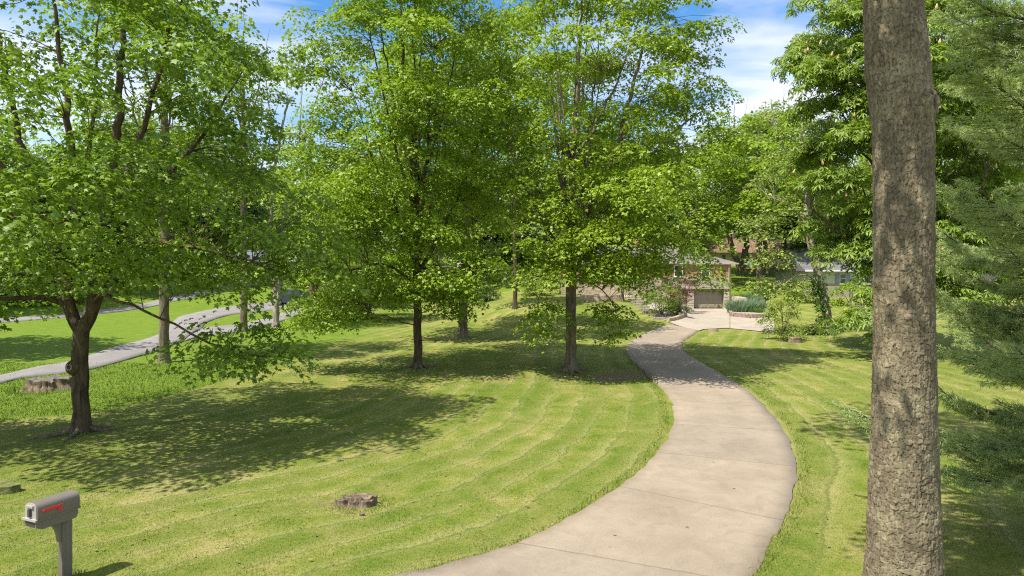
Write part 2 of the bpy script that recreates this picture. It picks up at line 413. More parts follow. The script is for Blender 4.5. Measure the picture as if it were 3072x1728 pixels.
# ------------------------------------------------------------------ concrete drive
def concrete(name, c0, c1, seam=None):
    m, N, L, b = mat(name)
    geo = N.new('ShaderNodeNewGeometry')
    n1 = noise(N, L, geo.outputs['Position'], .55, 6, .6, .4); n2 = noise(N, L, geo.outputs['Position'], 30, 5, .7); n3 = noise(N, L, geo.outputs['Position'], 5, 3)
    r = ramp(N, [(.3, c0), (.7, c1)])
    L.new(math_(N, L, 'ADD', math_(N, L, 'MULTIPLY', n1.outputs[0], .7), math_(N, L, 'MULTIPLY', n2.outputs[0], .3)), r.inputs[0])
    c = r.outputs[0]
    vo = N.new('ShaderNodeTexVoronoi'); vo.inputs['Scale'].default_value = 3.1; L.new(geo.outputs['Position'], vo.inputs['Vector'])
    spot = ramp(N, [(.0, (1, 1, 1)), (.055, (1, 1, 1)), (.085, (0, 0, 0))])
    L.new(math_(N, L, 'MULTIPLY_ADD', n3.outputs[0], .09, math_(N, L, 'SUBTRACT', vo.outputs['Distance'], .02)), spot.inputs[0])
    c = mixrgb(N, L, math_(N, L, 'MULTIPLY', spot.outputs[0], .38), c, (.16, .13, .09))
    hgt = n2.outputs[0]
    n4 = noise(N, L, geo.outputs['Position'], 2.1, 8, .72, .8); r4 = ramp(N, [(.32, (.85, .84, .83)), (.5, (1, 1, 1)), (.68, (1.07, 1.065, 1.05))]); L.new(n4.outputs[0], r4.inputs[0]); c = mixrgb(N, L, 1.0, c, r4.outputs[0], 'MULTIPLY')
    n5 = noise(N, L, geo.outputs['Position'], 90, 2, .6); r5 = ramp(N, [(.3, (.8, .8, .8)), (.7, (1.15, 1.15, 1.15))]); L.new(n5.outputs[0], r5.inputs[0]); c = mixrgb(N, L, 1.0, c, r5.outputs[0], 'MULTIPLY')
    if seam:
        a = N.new('ShaderNodeAttribute'); a.attribute_name = 'along'
        ac = N.new('ShaderNodeAttribute'); ac.attribute_name = 'across'
        # tyre lanes slightly darker, rims paler
        lane = ramp(N, [(0, (.55, .55, .55)), (.05, (.2, .2, .2)), (.16, (.0, .0, .0)), (.30, (.55, .55, .55)), (.45, (.2, .2, .2)), (.62, (.75, .75, .75)), (.80, (.15, .15, .15)), (1, (.35, .35, .35))])
        L.new(math_(N, L, 'MULTIPLY_ADD', n1.outputs[0], .2, math_(N, L, 'SUBTRACT', ac.outputs['Fac'], .1)), lane.inputs[0])
        c = mixrgb(N, L, math_(N, L, 'MULTIPLY', lane.outputs[0], .20), c, (.20, .165, .115))
        w = math_(N, L, 'ADD', a.outputs['Fac'], math_(N, L, 'MULTIPLY_ADD', n3.outputs[0], .02, -.01))
        s = math_(N, L, 'ABSOLUTE', math_(N, L, 'SUBTRACT', math_(N, L, 'FRACT', w), .5))
        jl = ramp(N, [(0, (1, 1, 1)), (.0042, (1, 1, 1)), (.0075, (0, 0, 0))]); L.new(s, jl.inputs[0])
        c = mixrgb(N, L, math_(N, L, 'MULTIPLY', jl.outputs[0], .48), c, (.11, .085, .055))
        # single slabs differ a little in tone
        wn = N.new('ShaderNodeTexWhiteNoise'); wn.noise_dimensions = '1D'; L.new(math_(N, L, 'FLOOR', math_(N, L, 'ADD', a.outputs['Fac'], .5)), wn.inputs['W'])
        sl_ = ramp(N, [(0, (.94, .94, .95)), (1, (1.03, 1.02, 1.0))]); L.new(wn.outputs['Value'], sl_.inputs[0])
        c = mixrgb(N, L, 1.0, c, sl_.outputs[0], 'MULTIPLY')
    L.new(c, b.inputs['Base Color']); b.inputs['Roughness'].default_value = .85; b.inputs['Specular IOR Level'].default_value = .25
    bu = N.new('ShaderNodeBump'); bu.inputs['Strength'].default_value = .25; bu.inputs['Distance'].default_value = .01
    L.new(hgt, bu.inputs['Height']); L.new(bu.outputs[0], b.inputs['Normal'])
    return m
M_CONC = concrete('drive_concrete', (.225, .182, .132), (.34, .278, .206), True)
M_PAD = concrete('pad_concrete', (.29, .245, .19), (.40, .345, .27))
M_ASPH = concrete('pale_asphalt', (.175, .16, .15), (.255, .235, .22))

def strip(name, A, B, material, dz=.04, skirt=.5, nw=9, seam_len=3.55, off=0.0):
    """road surface between two edge lines, with its edge faces going down into the ground"""
    n = len(A); V = []; along = []; across = []
    c = (A + B) / 2; s = np.concatenate([[0], np.cumsum(np.linalg.norm(np.diff(c, axis=0), axis=1))]) / seam_len + off
    cols = np.concatenate([[0], np.linspace(0, 1, nw), [1]])
    for j, t in enumerate(cols):
        P = A * (1 - t) + B * t
        z = ground(P[:, 0], P[:, 1])
        if name == 'driveway':   # the slab bridges the ditch
            Pm = c; z = .5 * z + .5 * ground(Pm[:, 0], Pm[:, 1]); z = np.where(np.abs(P[:, 1] - 30.2) < 5, np.maximum(z, ground(Pm[:, 0] + 1.2, Pm[:, 1]) - .02), z)
        z = z + dz
        if j in (0, len(cols) - 1): z = z - skirt
        V.append(np.stack([P[:, 0], P[:, 1], z], 1)); along.append(s); across.append(np.full(n, t))
    V = np.array(V); nc = len(cols); idx = np.arange(nc * n).reshape(nc, n)
    Fq = np.stack([idx[:-1, :-1], idx[1:, :-1], idx[1:, 1:], idx[:-1, 1:]], -1).reshape(-1, 4)
    o = npmesh(name, V.reshape(-1, 3), [Fq], material, attrs={'along': np.array(along).ravel(), 'across': np.array(across).ravel()})
    return tag(o, kind='structure')

wob = lambda P, k: P + np.stack([(fbm(P[:, 0] * 2.3 + k, P[:, 1] * 2.3, 3) - .5) * .16, (fbm(P[:, 1] * 2.3, P[:, 0] * 2.3 + k, 3) - .5) * .16], 1)
strip('driveway', wob(dl, 3), wob(dr, 50), M_CONC, .045, .55, off=.30)

def patch(name, poly, material, dz=.03, cuts=5):
    bm = bmesh.new()
    vs = [bm.verts.new((p[0], p[1], 0)) for p in poly]
    bmesh.ops.triangle_fill(bm, use_beauty=True, edges=[bm.edges.new((vs[i], vs[(i + 1) % len(vs)])) for i in range(len(vs))])
    for _ in range(cuts):
        es = [e for e in bm.edges if e.calc_length() > 1.0]
        if not es: break
        bmesh.ops.subdivide_edges(bm, edges=es, cuts=1); bmesh.ops.triangulate(bm, faces=bm.faces)
    for v in bm.verts: v.co.z = float(ground(v.co.x, v.co.y)) + dz
    for f in bm.faces:
        if f.normal.z < 0: f.normal_flip()
    bm.normal_update()
    if sum(f.normal.z for f in bm.faces) < 0: bmesh.ops.reverse_faces(bm, faces=bm.faces)
    me = bpy.data.meshes.new(name); bm.to_mesh(me); bm.free()
    return tag(link(name, me, material), kind='structure')

HY = 68.7      # house front plane
hx = lambda u: (u - U0) / F * HY
hz = lambda v: CAMZ - (v - V0) / F * HY
e = dl[-1]; e2 = dr[-1]
pad_main = [tuple(e), tuple(at(2030, 955)[:2]), tuple(at(2050, 944)[:2]), (hx(2040), HY - .02), (hx(2189), HY - .02), tuple(at(2189, 949)[:2]), tuple(at(2189, 986)[:2]), tuple(at(2140, 987)[:2]), tuple(at(2110, 989)[:2]), tuple(e2)]
patch('garage_apron', pad_main, M_PAD, .05)
pad_side = [tuple(at(2191, 949)[:2]), tuple(at(2250, 956)[:2]), tuple(at(2303, 953)[:2]), tuple(at(2322, 957)[:2]), tuple(at(2324, 999)[:2]), tuple(at(2260, 993)[:2]), tuple(at(2191, 986.5)[:2])]
patch('parking_pad', pad_side, M_PAD, .045)

# neighbour's asphalt lane on the left, its loop, and the street behind
def road(name, up, low, n=90, dz=.035, material=None):
    A = spline([at(*p)[:2] for p in up], n); B = spline([at(*p)[:2] for p in low], n)
    return strip(name, A, B, material or M_ASPH, dz + .03, .25, nw=5, seam_len=400)
road('lane', [(-900, 1310), (-420, 1205), (-160, 1157), (0, 1129), (116, 1102), (202, 1088), (272, 1067), (349, 1042), (427, 1022), (477, 1003), (510, 975), (540, 951), (575, 942), (640, 928), (720, 916), (800, 908), (870, 896), (940, 890)],
     [(-900, 1360), (-420, 1238), (-160, 1182), (0, 1152), (78, 1133), (194, 1121), (264, 1111), (349, 1090), (427, 1067), (481, 1051), (551, 1020), (600, 990), (625, 966), (690, 946), (760, 937), (830, 930), (890, 925), (960, 912)], 120)
road('lane_loop', [(560, 1005), (620, 984), (700, 976), (760, 966), (830, 945), (880, 925)], [(540, 1030), (610, 1007), (700, 1000), (790, 978), (860, 960), (960, 925)], 50, .03)
road('street', [(-260, 985), (-60, 962), (100, 950), (206, 942), (320, 928), (411, 916), (500, 895), (606, 872), (700, 850), (770, 835)], [(-260, 1002), (-60, 975), (100, 961), (206, 952), (320, 940), (411, 928), (500, 910), (606, 889), (718, 866), (790, 848)], 80, .03)

# ------------------------------------------------------------------ trees
def unit(a): return a / (np.linalg.norm(a, axis=-1, keepdims=True) + 1e-12)

T_KITE = (np.array([(0, 0, 0), (.40, .45, -.09), (0, 1, -.05), (-.40, .45, -.09)], float), np.array([(0, 1, 2), (0, 2, 3)]))
T_TRI = (np.array([(0, 0, 0), (.52, .34, -.14), (.2, .52, -.02), (0, 1, -.16), (-.2, .52, -.02), (-.52, .34, -.14)], float), np.array([(0, 1, 2), (0, 2, 3), (0, 3, 4), (0, 4, 5)]))
T_MAPLE = (np.array([(0, .40, .05), (0, 0, 0), (.40, .02, -.08), (.26, .27, 0), (.60, .52, -.12), (.22, .60, 0), (0, 1.05, -.14), (-.22, .60, 0), (-.60, .52, -.12), (-.26, .27, 0), (-.40, .02, -.08)], float),
           np.array([(0, i, i + 1 if i < 10 else 1) for i in range(1, 11)]))
def _palm():
    V = []; Fc = []
    for a in (-100, -52, 0, 52, 100):
        l = 1 - abs(a) / 320; ca, sa = math.cos(R(a)), math.sin(R(a)); k = len(V)
        for x, y, z in ((0, .03, 0), (.15, .62, -.10), (0, 1, -.34), (-.15, .62, -.10)):
            V.append(((x * ca + y * sa) * l, (-x * sa + y * ca) * l, z)); 
        Fc += [(k, k + 1, k + 2), (k, k + 2, k + 3)]
    return np.array(V), np.array(Fc)
T_PALM = _palm()

def leaves(rng, C, rad, n, size, tmpl, droop=1.0, flat=.075, out=None, hang=.55, upmix=.55):
    """sprays of leaves round the points C: flat, domed layers as on a maple"""
    C = np.asarray(C, float); K = len(C); nt = K * n
    rr = np.sqrt(rng.random((K, n))) ; ph = rng.random((K, n)) * 2 * np.pi
    Rk = rad * rng.uniform(.65, 1.35, (K, 1))
    rx = rr * np.cos(ph); ry = rr * np.sin(ph)
    z = -droop * rr ** 2 * .6 + rng.normal(0, flat, (K, n))
    # each spray tilts outward from the stem
    if out is None: out = np.zeros((K, 3))
    tilt = np.asarray(out)[:, None, :2] * .35 + rng.normal(0, .16, (K, 1, 2))
    z = z - (rx * tilt[..., 0] + ry * tilt[..., 1])
    # sprays are not round: elongate along a random direction with fingered edges
    el = rng.uniform(.7, 1.0, (K, 1)); ea = rng.random((K, 1)) * np.pi
    ca, sa = np.cos(ea), np.sin(ea); a = rx * ca + ry * sa; b2 = (-rx * sa + ry * ca) * el
    rx = a * ca - b2 * sa; ry = a * sa + b2 * ca
    P = C[:, None, :] + np.stack([rx * Rk, ry * Rk, z * Rk], -1)
    P = P.reshape(-1, 3)
    rad3 = np.stack([np.cos(ph), np.sin(ph), np.zeros_like(ph)], -1).reshape(-1, 3); rf = rr.reshape(-1, 1)
    dirn = rad3 + rng.normal(0, .5, (nt, 3))
    dirn[:, 2] = dirn[:, 2] * .4 - hang * (.15 + 1.5 * rf[:, 0] ** 2) * rng.uniform(.5, 1.4, nt)
    M = unit(dirn)
    up = np.array([0, 0, 1.0]) * upmix + rng.normal(0, .30, (nt, 3)) + rad3 * rf * .75
    S = unit(np.cross(M, up)); Nn = np.cross(S, M)
    sz = (size * rng.uniform(.65, 1.3, nt))[:, None, None]
    tv, tf = tmpl
    bend = rng.uniform(.3, 1.6, (nt, 1))
    V = P[:, None, :] + sz * (tv[None, :, 0, None] * S[:, None] + tv[None, :, 1, None] * M[:, None] + (tv[None, :, 2] * bend)[..., None] * Nn[:, None])
    Fi = tf[None] + (np.arange(nt) * len(tv))[:, None, None]
    return V.reshape(-1, 3), Fi.reshape(-1, tf.shape[1])

def tube(P, r, n, cap=False):
    P = np.asarray(P, float); r = np.asarray(r, float)
    T = unit(np.gradient(P, axis=0))
    ref = np.array([1.0, 0, 0]) if abs(T[0, 0]) < .8 else np.array([0, 1.0, 0])
    A = unit(np.cross(T, ref)); B = np.cross(T, A)
    a = np.linspace(0, 2 * np.pi, n, endpoint=False)
    V = P[:, None] + r[:, None, None] * (np.cos(a)[None, :, None] * A[:, None] + np.sin(a)[None, :, None] * B[:, None])
    m = len(P); idx = np.arange(m * n).reshape(m, n); nx_ = np.roll(idx, -1, 1)
    Fq = np.stack([idx[:-1], nx_[:-1], nx_[1:], idx[1:]], -1).reshape(-1, 4)
    return V.reshape(-1, 3), Fq

def scatter(rng, blobs, rmin):
    """points for leaf sprays inside ellipsoids (cx,cy,cz,rx,ry,rz,count)"""
    out = []
    for cx, cy, cz, rx, ry, rz, n in blobs:
        got = []; tries = 0; bough = n >= 24; n0 = n; rm0 = rmin
        if bough: n = max(4, round(n / 6)); rmin = rm0 * 1.95
        while len(got) < n and tries < n * 60:
            tries += 1
            p = rng.normal(size=3); p /= np.linalg.norm(p); q = rng.random() ** (1 / 3)
            if q < .60 and rng.random() > .22: continue
            # lumpy outline
            lump = .80 + .38 * vnoise(p[0] * 2.6 + cx + 20, p[1] * 2.6 + p[2] * 3.1 + cz + 20)
            p = p * q * lump * np.array([rx, ry, rz]) + np.array([cx, cy, cz])
            if got:
                d = np.array(got) - p; d[:, 2] *= 1.25
                if (d * d).sum(1).min() < rmin * rmin * rng.uniform(.35, 1.2): continue
            got.append(p)
        rmin = rm0
        if bough:      # each bough carries a domed shelf of sprays
            new = []; k = n0 / len(got)
            for p in got:
                nb_ = max(2, int(k * rng.uniform(.6, 1.45))); ro = rm0 * 1.45 * rng.uniform(.75, 1.2); a0 = rng.random() * 6.28; tl = rng.normal(0, .18, 2)
                for j in range(nb_):
                    rj = ro * math.sqrt((j + .4) / nb_); aj = a0 + j * 2.4; ox_, oy_ = rj * math.cos(aj), rj * math.sin(aj)
                    new.append(p + np.array([ox_, oy_, -.28 * rj * rj + tl[0] * ox_ + tl[1] * oy_ + rng.normal(0, .10)]))
            got = new
        out += got
    return np.array(out)

def skeleton(rng, limbs, att, bf=.35, upk=.9):
    """grow twigs from the given limbs to every spray point: nearest-node tree with a path penalty"""
    pos = []; par = []; plen = []; fix = []
    for limb in limbs:
        P = np.asarray(limb, float); pts = spline(P[:, :4], max(4, int(np.linalg.norm(np.diff(P[:, :3], axis=0), axis=1).sum() / .45)))
        if pos:
            d = np.linalg.norm(np.array(pos) - pts[0, :3], axis=1); prev = int(d.argmin())
        else: prev = -1
        for i, q in enumerate(pts):
            if i == 0 and prev >= 0: continue
            wig = rng.normal(0, .035, 3) * min(1, i / 4)
            pos.append(q[:3] + wig); par.append(prev); fix.append(q[3])
            plen.append(0 if prev < 0 else plen[prev] + np.linalg.norm(pos[-1] - pos[prev])); prev = len(pos) - 1
    nfix = len(pos)
    att = np.asarray(att); K = len(att)
    def cost(p, pl):
        d = att - p; dist = np.linalg.norm(d, axis=1)
        return dist + bf * pl + upk * np.maximum(0, -(d[:, 2]) + .15 * dist) * .6
    best = np.full(K, 1e9); who = np.zeros(K, int); todo = np.ones(K, bool)
    for i in range(nfix):
        if pos[i][2] < pos[0][2] + 1.2: continue
        c = cost(pos[i], plen[i] * .5); m = c < best; best[m] = c[m]; who[m] = i
    tips = []
    for _ in range(K):
        k = int(np.where(todo, best, 1e9).argmin()); todo[k] = False
        a = pos[who[k]]; b = att[k]; dist = np.linalg.norm(b - a); prev = who[k]
        if dist > 3.5: continue
        ns = max(1, int(dist / .55))
        sag = rng.normal(0, .06, 3) * dist + np.array([0, 0, .08 * dist])
        for s in range(1, ns + 1):
            t = s / ns; p = a + (b - a) * t + sag * math.sin(math.pi * t) + (rng.normal(0, .045, 3) if s < ns else 0)
            pos.append(p); par.append(prev); fix.append(None)
            plen.append(plen[prev] + dist / ns); prev = len(pos) - 1
            c = cost(p, plen[-1]); m = (c < best) & todo; best[m] = c[m]; who[m] = prev
        tips.append(prev)
    return np.array(pos), par, fix, tips

def tree_meshes(rng, limbs, blobs, rad, nleaf, lsize, tmpl, rmin=.55, tipr=.012, pw=2.35, hang=.55, droop=1.0, minr=0.0, twig=1.0, bare=0.0, upmix=.55):
    att = scatter(rng, blobs, rmin)
    pos, par, fix, tips = skeleton(rng, limbs, att)
    n = len(pos); rad_ = np.zeros(n); kids = [[] for _ in range(n)]
    for i, p in enumerate(par):
        if p >= 0: kids[p].append(i)
    for i in range(n - 1, -1, -1):
        r = sum(rad_[k] ** pw for k in kids[i]) ** (1 / pw) if kids[i] else tipr
        if fix[i] is not None: r = max(fix[i], min(r, fix[i] * 1.05))
        rad_[i] = max(r, tipr)
    for i in range(n):
        if par[i] >= 0 and fix[i] is None: rad_[i] = min(rad_[i], rad_[par[i]] * .92)
    V = []; Fq = []; off = 0
    started = [0] if n else []
    roots = [i for i in range(n) if par[i] < 0]
    stack = [(r, None) for r in roots]
    while stack:
        i, p = stack.pop(); chain = [p] if p is not None else []
        cur = i
        while True:
            chain.append(cur)
            if not kids[cur]: break
            ks = sorted(kids[cur], key=lambda k: -rad_[k]); 
            for k in ks[1:]: stack.append((k, cur))
            cur = ks[0]
        if len(chain) < 2: continue
        rr = rad_[chain].copy()
        if p is not None: rr[0] = min(rr[0], rr[1] * 1.25)
        if rr.max() < minr: continue
        rr[-1] *= .5
        sides = 14 if rr[0] > .15 else 8 if rr[0] > .06 else 5 if rr[0] > .025 else 4
        v, f = tube(pos[chain], rr * twig if rr[0] < .05 else rr, sides); V.append(v); Fq.append(f + off); off += len(v)
    V = np.concatenate(V); Fq = np.concatenate(Fq)
    C = pos[tips]
    if bare > 0: C = C[rng.random(len(C)) > bare]
    cx = att.mean(0); out = unit(C - cx * np.array([1, 1, .8]))
    lv, lf = leaves(rng, C, rad, nleaf, lsize, tmpl, droop=droop, out=out, hang=hang, upmix=upmix)
    return V, Fq, lv, lf, C

def flare(V, r0, h=.55, k=.4, lobes=5, seed=0):
    """buttressed root flare of a trunk, applied to vertices near the ground"""
    V = V.copy(); z = V[:, 2]; rr = np.hypot(V[:, 0], V[:, 1]); a = np.arctan2(V[:, 1], V[:, 0])
    m = (z < h) & (rr < r0 * 2.5)
    t = np.clip(1 - z / h, 0, 1.2) ** 2.2
    s = 1 + t * k * (1 + .6 * np.sin(a * lobes + seed) + .25 * np.sin(a * 2 + seed * 2))
    V[m, 0] *= s[m]; V[m, 1] *= s[m]; return V

def add_tree(name, base, meshes, label, cat='tree', group=None, bark=None, leaf=None, r0=None, rz=0, flare_k=.42):
    V, Fq, lv, lf, C = meshes
    t = empty(name, base, label, cat, group, rz)
    if r0: V = flare(V, r0, k=flare_k, seed=base[0])
    npmesh('trunk', V, [Fq], bark or M_BARK, t, smooth=True)
    npmesh('crown', lv, [lf], leaf or M_LEAF_B, t)
    return t

def stems(rng, z0, n, spread, top, r, x0=0, y0=0, cx=0, cy=0, lean=0):
    """n ascending limbs from a fork at height z0"""
    o = []
    for i in range(n):
        a = 2 * math.pi * (i + rng.uniform(-.3, .3)) / n; sp = spread * rng.uniform(.55, 1.15); h = top * rng.uniform(.78, 1.05)
        dx, dy = math.cos(a) * sp + cx, math.sin(a) * sp + cy; zz = z0 + rng.uniform(-.2, 1.6)
        o.append([(x0, y0, zz, r * .62), (x0 + dx * .28, y0 + dy * .28, zz + (h - zz) * .2, r * .5), (x0 + dx * .62, y0 + dy * .62, zz + (h - zz) * .52, r * .30), (x0 + dx, y0 + dy, h, r * .08)])
    return o

# ---- A: forked maple at the left
rng = np.random.default_rng(11)
pA = at(245, 1296)
limA = [[(0, 0, -.3, .235), (0, 0, .4, .225), (-.03, 0, 1.2, .21), (-.06, 0, 2.1, .215), (-.05, 0, 2.8, .22), (.25, -.02, 3.3, .18), (.55, -.05, 4.2, .185), (.62, -.1, 5.7, .165), (.95, -.2, 7.2, .14), (1.25, -.3, 9.2, .11), (1.5, -.5, 12.0, .07), (1.6, -.6, 15, .02)],
        [(-.05, 0, 2.8, .2), (-.26, .02, 3.4, .17), (-.5, .05, 4.3, .16), (-.95, .2, 5.5, .14), (-1.5, .3, 7.2, .11), (-2.2, .2, 9.6, .075), (-2.7, 0, 13, .02)],
        [(.6, -.05, 4.4, .12), (1.3, -.4, 5.2, .10), (2.4, -.8, 5.55, .085), (3.6, -.9, 5.4, .06), (5.2, -.8, 5.0, .035), (6.2, -.7, 4.7, .015)],
        [(.25, 0, 3.7, .08), (1.0, -.7, 4.05, .05), (2.1, -1.3, 3.85, .04), (3.4, -1.5, 3.3, .03), (4.8, -1.4, 2.6, .03), (6.2, -1.2, 2.35, .012)],
        [(-.5, .05, 4.3, .10), (-1.4, -.3, 4.6, .075), (-2.6, -.6, 4.5, .055), (-4.2, -.8, 4.2, .03), (-5.4, -.9, 3.9, .012)],
        [(-.4, .02, 3.9, .09), (-1.3, -.8, 4.0, .06), (-2.5, -1.3, 3.7, .04), (-3.8, -1.6, 3.3, .015)],
        [(.6, -.05, 4.8, .13), (.35, -.8, 6.5, .11), (.45, -1.3, 8.8, .085), (.4, -1.8, 12, .04), (.4, -2, 15, .015)],
        [(.62, -.1, 5.6, .11), (1.6, -.6, 7.4, .09), (2.6, -1.0, 9.6, .07), (3.6, -1.3, 12.5, .02)],
        [(.6, -.1, 5.3, .09), (1.9, .6, 7.2, .07), (3.3, 1.2, 9.4, .045), (4.4, 1.4, 11.5, .015)],
        [(-.9, .2, 5.3, .10), (-.6, .9, 7.4, .08), (-.5, 1.4, 10, .05), (-.4, 1.5, 13.5, .015)],
        [(-1.2, .25, 6.2, .09), (-2.3, -.6, 8.4, .06), (-3.4, -1.4, 10.8, .03), (-4, -1.8, 12.5, .012)],
        [(-.9, .2, 5.4, .08), (-2.2, -.2, 6.6, .06), (-3.8, -.6, 7.8, .035), (-5, -.8, 8.8, .012)]]
blA = [(.2, -1.7, 10.4, 6.3, 5.6, 6.0, 300), (1.4, -5.4, 6.8, 2.6, 1.5, .8, 18), (4.1, -.8, 5.6, 2.9, 2.4, 1.5, 40), (5.2, -1.2, 2.9, 1.9, 1.4, .45, 12), (-3.6, -.9, 4.8, 3.0, 2.4, 1.2, 34), (-3.2, -1.4, 3.5, 2.0, 1.4, .45, 12), (.3, -1.6, 5.6, 1.8, 1.3, .8, 12), (3.6, 1.5, 8, 3.2, 2.5, 3, 34)]
mA = tree_meshes(rng, limA, blA, .92, 128, .136, T_MAPLE, rmin=.9)
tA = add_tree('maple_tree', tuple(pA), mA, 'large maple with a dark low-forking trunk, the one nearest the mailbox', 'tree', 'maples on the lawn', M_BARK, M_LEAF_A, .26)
# branch scar on the trunk
bm = bmesh.new()
bmesh.ops.create_uvsphere(bm, u_segments=16, v_segments=10, radius=1)
for v in bm.verts: v.co = Vector((v.co.x * .20, v.co.y * .16, v.co.z * .22)) * (1 + .1 * vnoise(v.co.x * 5 + 9, v.co.z * 5 + 9))
o = bmobj('branch_scar', bm, M_BARK, tA, True); o.location = (-.15, -.15, 1.92)
bm = bmesh.new(); v, f = tube([(math.cos(a) * .075, 0, math.sin(a) * .085) for a in np.linspace(0, 6.283, 15)], np.full(15, .022), 6)
bm.free(); o = npmesh('scar_rim', v, [f], M_DEADWOOD, tA, True); o.location = (-.17, -.315, 1.95)

# ---- B and C: the two maples in the middle of the lawn
rng = np.random.default_rng(23)
pB = at(1252, 1103)
limB = [[(0, 0, -.3, .215), (0, 0, .5, .205), (.03, 0, 2, .19), (0, 0, 4, .18), (-.05, 0, 6.5, .165), (-.2, 0, 9.5, .13), (-.5, -.2, 13, .09), (-.8, -.2, 17, .05), (-.9, 0, 20.5, .015)]] \
    + stems(rng, 4.5, 5, 3.6, 15, .17) + stems(rng, 7, 5, 2.8, 19, .15) \
    + [[(0, 0, 4.0, .08), (-1.4, -.8, 4.9, .06), (-2.8, -1.6, 4.7, .04), (-4.2, -2, 3.9, .015)], [(0, 0, 4.4, .07), (.8, -1.3, 4.9, .05), (1.6, -2.4, 4.5, .02)]]
blB = [(-.6, -.4, 13.4, 5.4, 5.6, 8.2, 500), (-3.2, -1.6, 5.1, 2.9, 2.4, 1.5, 46), (-4.2, -1.4, 2.9, 1.8, 1.4, .7, 16), (.7, -2.4, 4.4, 2.0, 1.7, 1.2, 26), (-1.4, -2.6, 6.8, 2.6, 1.8, 1.3, 26), (1.6, -1.0, 3.2, 1.0, .8, .5, 6), (-2.2, -4.4, 8.4, 2.4, 1.8, .9, 24)]
mB = tree_meshes(rng, limB, blB, .90, 138, .150, T_TRI, rmin=.92)
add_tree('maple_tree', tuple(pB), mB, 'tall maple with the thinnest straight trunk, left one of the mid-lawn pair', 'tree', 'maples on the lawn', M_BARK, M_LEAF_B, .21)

rng = np.random.default_rng(37)
pC = at(1711, 1111)
limC = [[(0, 0, -.3, .27), (0, 0, .5, .26), (.03, 0, 2.2, .245), (.05, 0, 4.5, .23), (.1, 0, 6.5, .20), (.1, 0, 9.5, .15), (.3, 0, 13, .10), (.5, 0, 17, .05), (.5, 0, 20.5, .015)],
        [(.05, 0, 5.6, .16), (.9, -.3, 7.6, .14), (1.9, -.5, 10, .11), (2.9, -.6, 13.4, .08), (3.8, -.6, 17.4, .02)],
        [(.05, 0, 5.2, .13), (1.5, .4, 7.4, .11), (3.3, .7, 9.6, .08), (5.3, .8, 11.6, .05), (6.9, .8, 12.6, .015)],
        [(.05, 0, 4.6, .12), (1.2, -1.2, 6.0, .10), (2.6, -2.2, 6.6, .075), (4.0, -2.8, 6.6, .05), (5.5, -2.9, 6.2, .02)],
        [(.05, 0, 4.8, .10), (-1.0, -.8, 6.4, .08), (-2.0, -1.4, 8.2, .05), (-2.8, -1.7, 10, .015)]] \
    + stems(rng, 6, 5, 3.2, 16.5, .19, cx=.6) + stems(rng, 8, 4, 3.0, 20, .15, cx=.9) \
    + [[(0, -.2, 4.3, .05), (-.8, -.9, 4.2, .035), (-1.5, -1.4, 3.5, .02), (-1.6, -1.5, 2.4, .01)], [(0, -.2, 4.2, .05), (1.0, -.9, 4.1, .035), (1.9, -1.3, 3.1, .02), (2.2, -1.4, 1.9, .01)]]
blC = [(.6, -.2, 13.6, 5.4, 5.8, 7.8, 370), (5.0, .3, 12.2, 3.3, 3.6, 3.6, 72), (4.2, 0, 16.5, 3.0, 3.2, 4.0, 72), (2.6, -2.6, 6.3, 2.6, 2.2, 1.2, 74), (2.3, -2.3, 5.0, 1.9, 1.3, .7, 20), (-1.45, -1.4, 2.9, .75, .6, .95, 9), (1.7, -1.2, 2.7, .9, .6, .9, 9),
       (-.2, -1.8, 5.4, 2.4, 2.0, 1.1, 26), (2.4, -4.6, 8.6, 2.2, 1.7, .9, 24), (5.6, -2.6, 5.0, .6, .6, .9, 5)]
mC = tree_meshes(rng, limC, blC, .90, 134, .152, T_TRI, rmin=.92)
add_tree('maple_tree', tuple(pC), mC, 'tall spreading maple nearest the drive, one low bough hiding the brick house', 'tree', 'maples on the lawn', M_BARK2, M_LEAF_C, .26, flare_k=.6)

def roots(t_, seed, r0, n=6, ln=1.3):
    rg = np.random.default_rng(seed); V = []; Fq = []; off = 0
    for i in range(n):
        a = 6.283 * i / n + rg.uniform(-.4, .4); l = ln * rg.uniform(.6, 1.2); c, s_ = math.cos(a), math.sin(a); b_ = rg.uniform(-.25, .25)
        P = [(c * r0 * .6, s_ * r0 * .6, .25), (c * r0 * 1.25, s_ * r0 * 1.25, .07), (c * (r0 + l * .5) - s_ * b_ * .4, s_ * (r0 + l * .5) + c * b_ * .4, .005), (c * (r0 + l) - s_ * b_, s_ * (r0 + l) + c * b_, -.05)]
        v, f = tube(spline(np.array(P), 12), np.linspace(.085, .025, 12), 7); V.append(v); Fq.append(f + off); off += len(v)
    npmesh('roots', np.concatenate(V), [np.concatenate(Fq)], M_BARK2, t_, True)
for o_r in [o for o in COL.objects if o.name.startswith('maple_tree')]: roots(o_r, 7 + len(o_r.name), .24)

# ---- D: thick trunk behind the pair
rng = np.random.default_rng(41)
p = at(1389, 1013)
limD = [[(0, 0, -.3, .33), (0, 0, 1, .31), (.1, 0, 4, .27), (.25, 0, 8, .23), (.3, 0, 12, .17), (.4, 0, 17, .10), (.4, 0, 23, .02)]] + stems(rng, 9, 5, 4.5, 19, .22) + stems(rng, 12, 4, 3.2, 23, .18)
mD = tree_meshes(rng, limD, [(0, 0, 15, 7, 5.5, 8.5, 470), (.5, -2, 5.6, 5.2, 2.5, 1.8, 84)], 1.05, 60, .26, T_KITE, rmin=.85)
add_tree('maple_tree', tuple(p), mD, 'big maple with a stout pale brown trunk further back between two slimmer lawn maples', 'tree', 'maples on the lawn', M_BARK2, M_LEAF_B, .32)

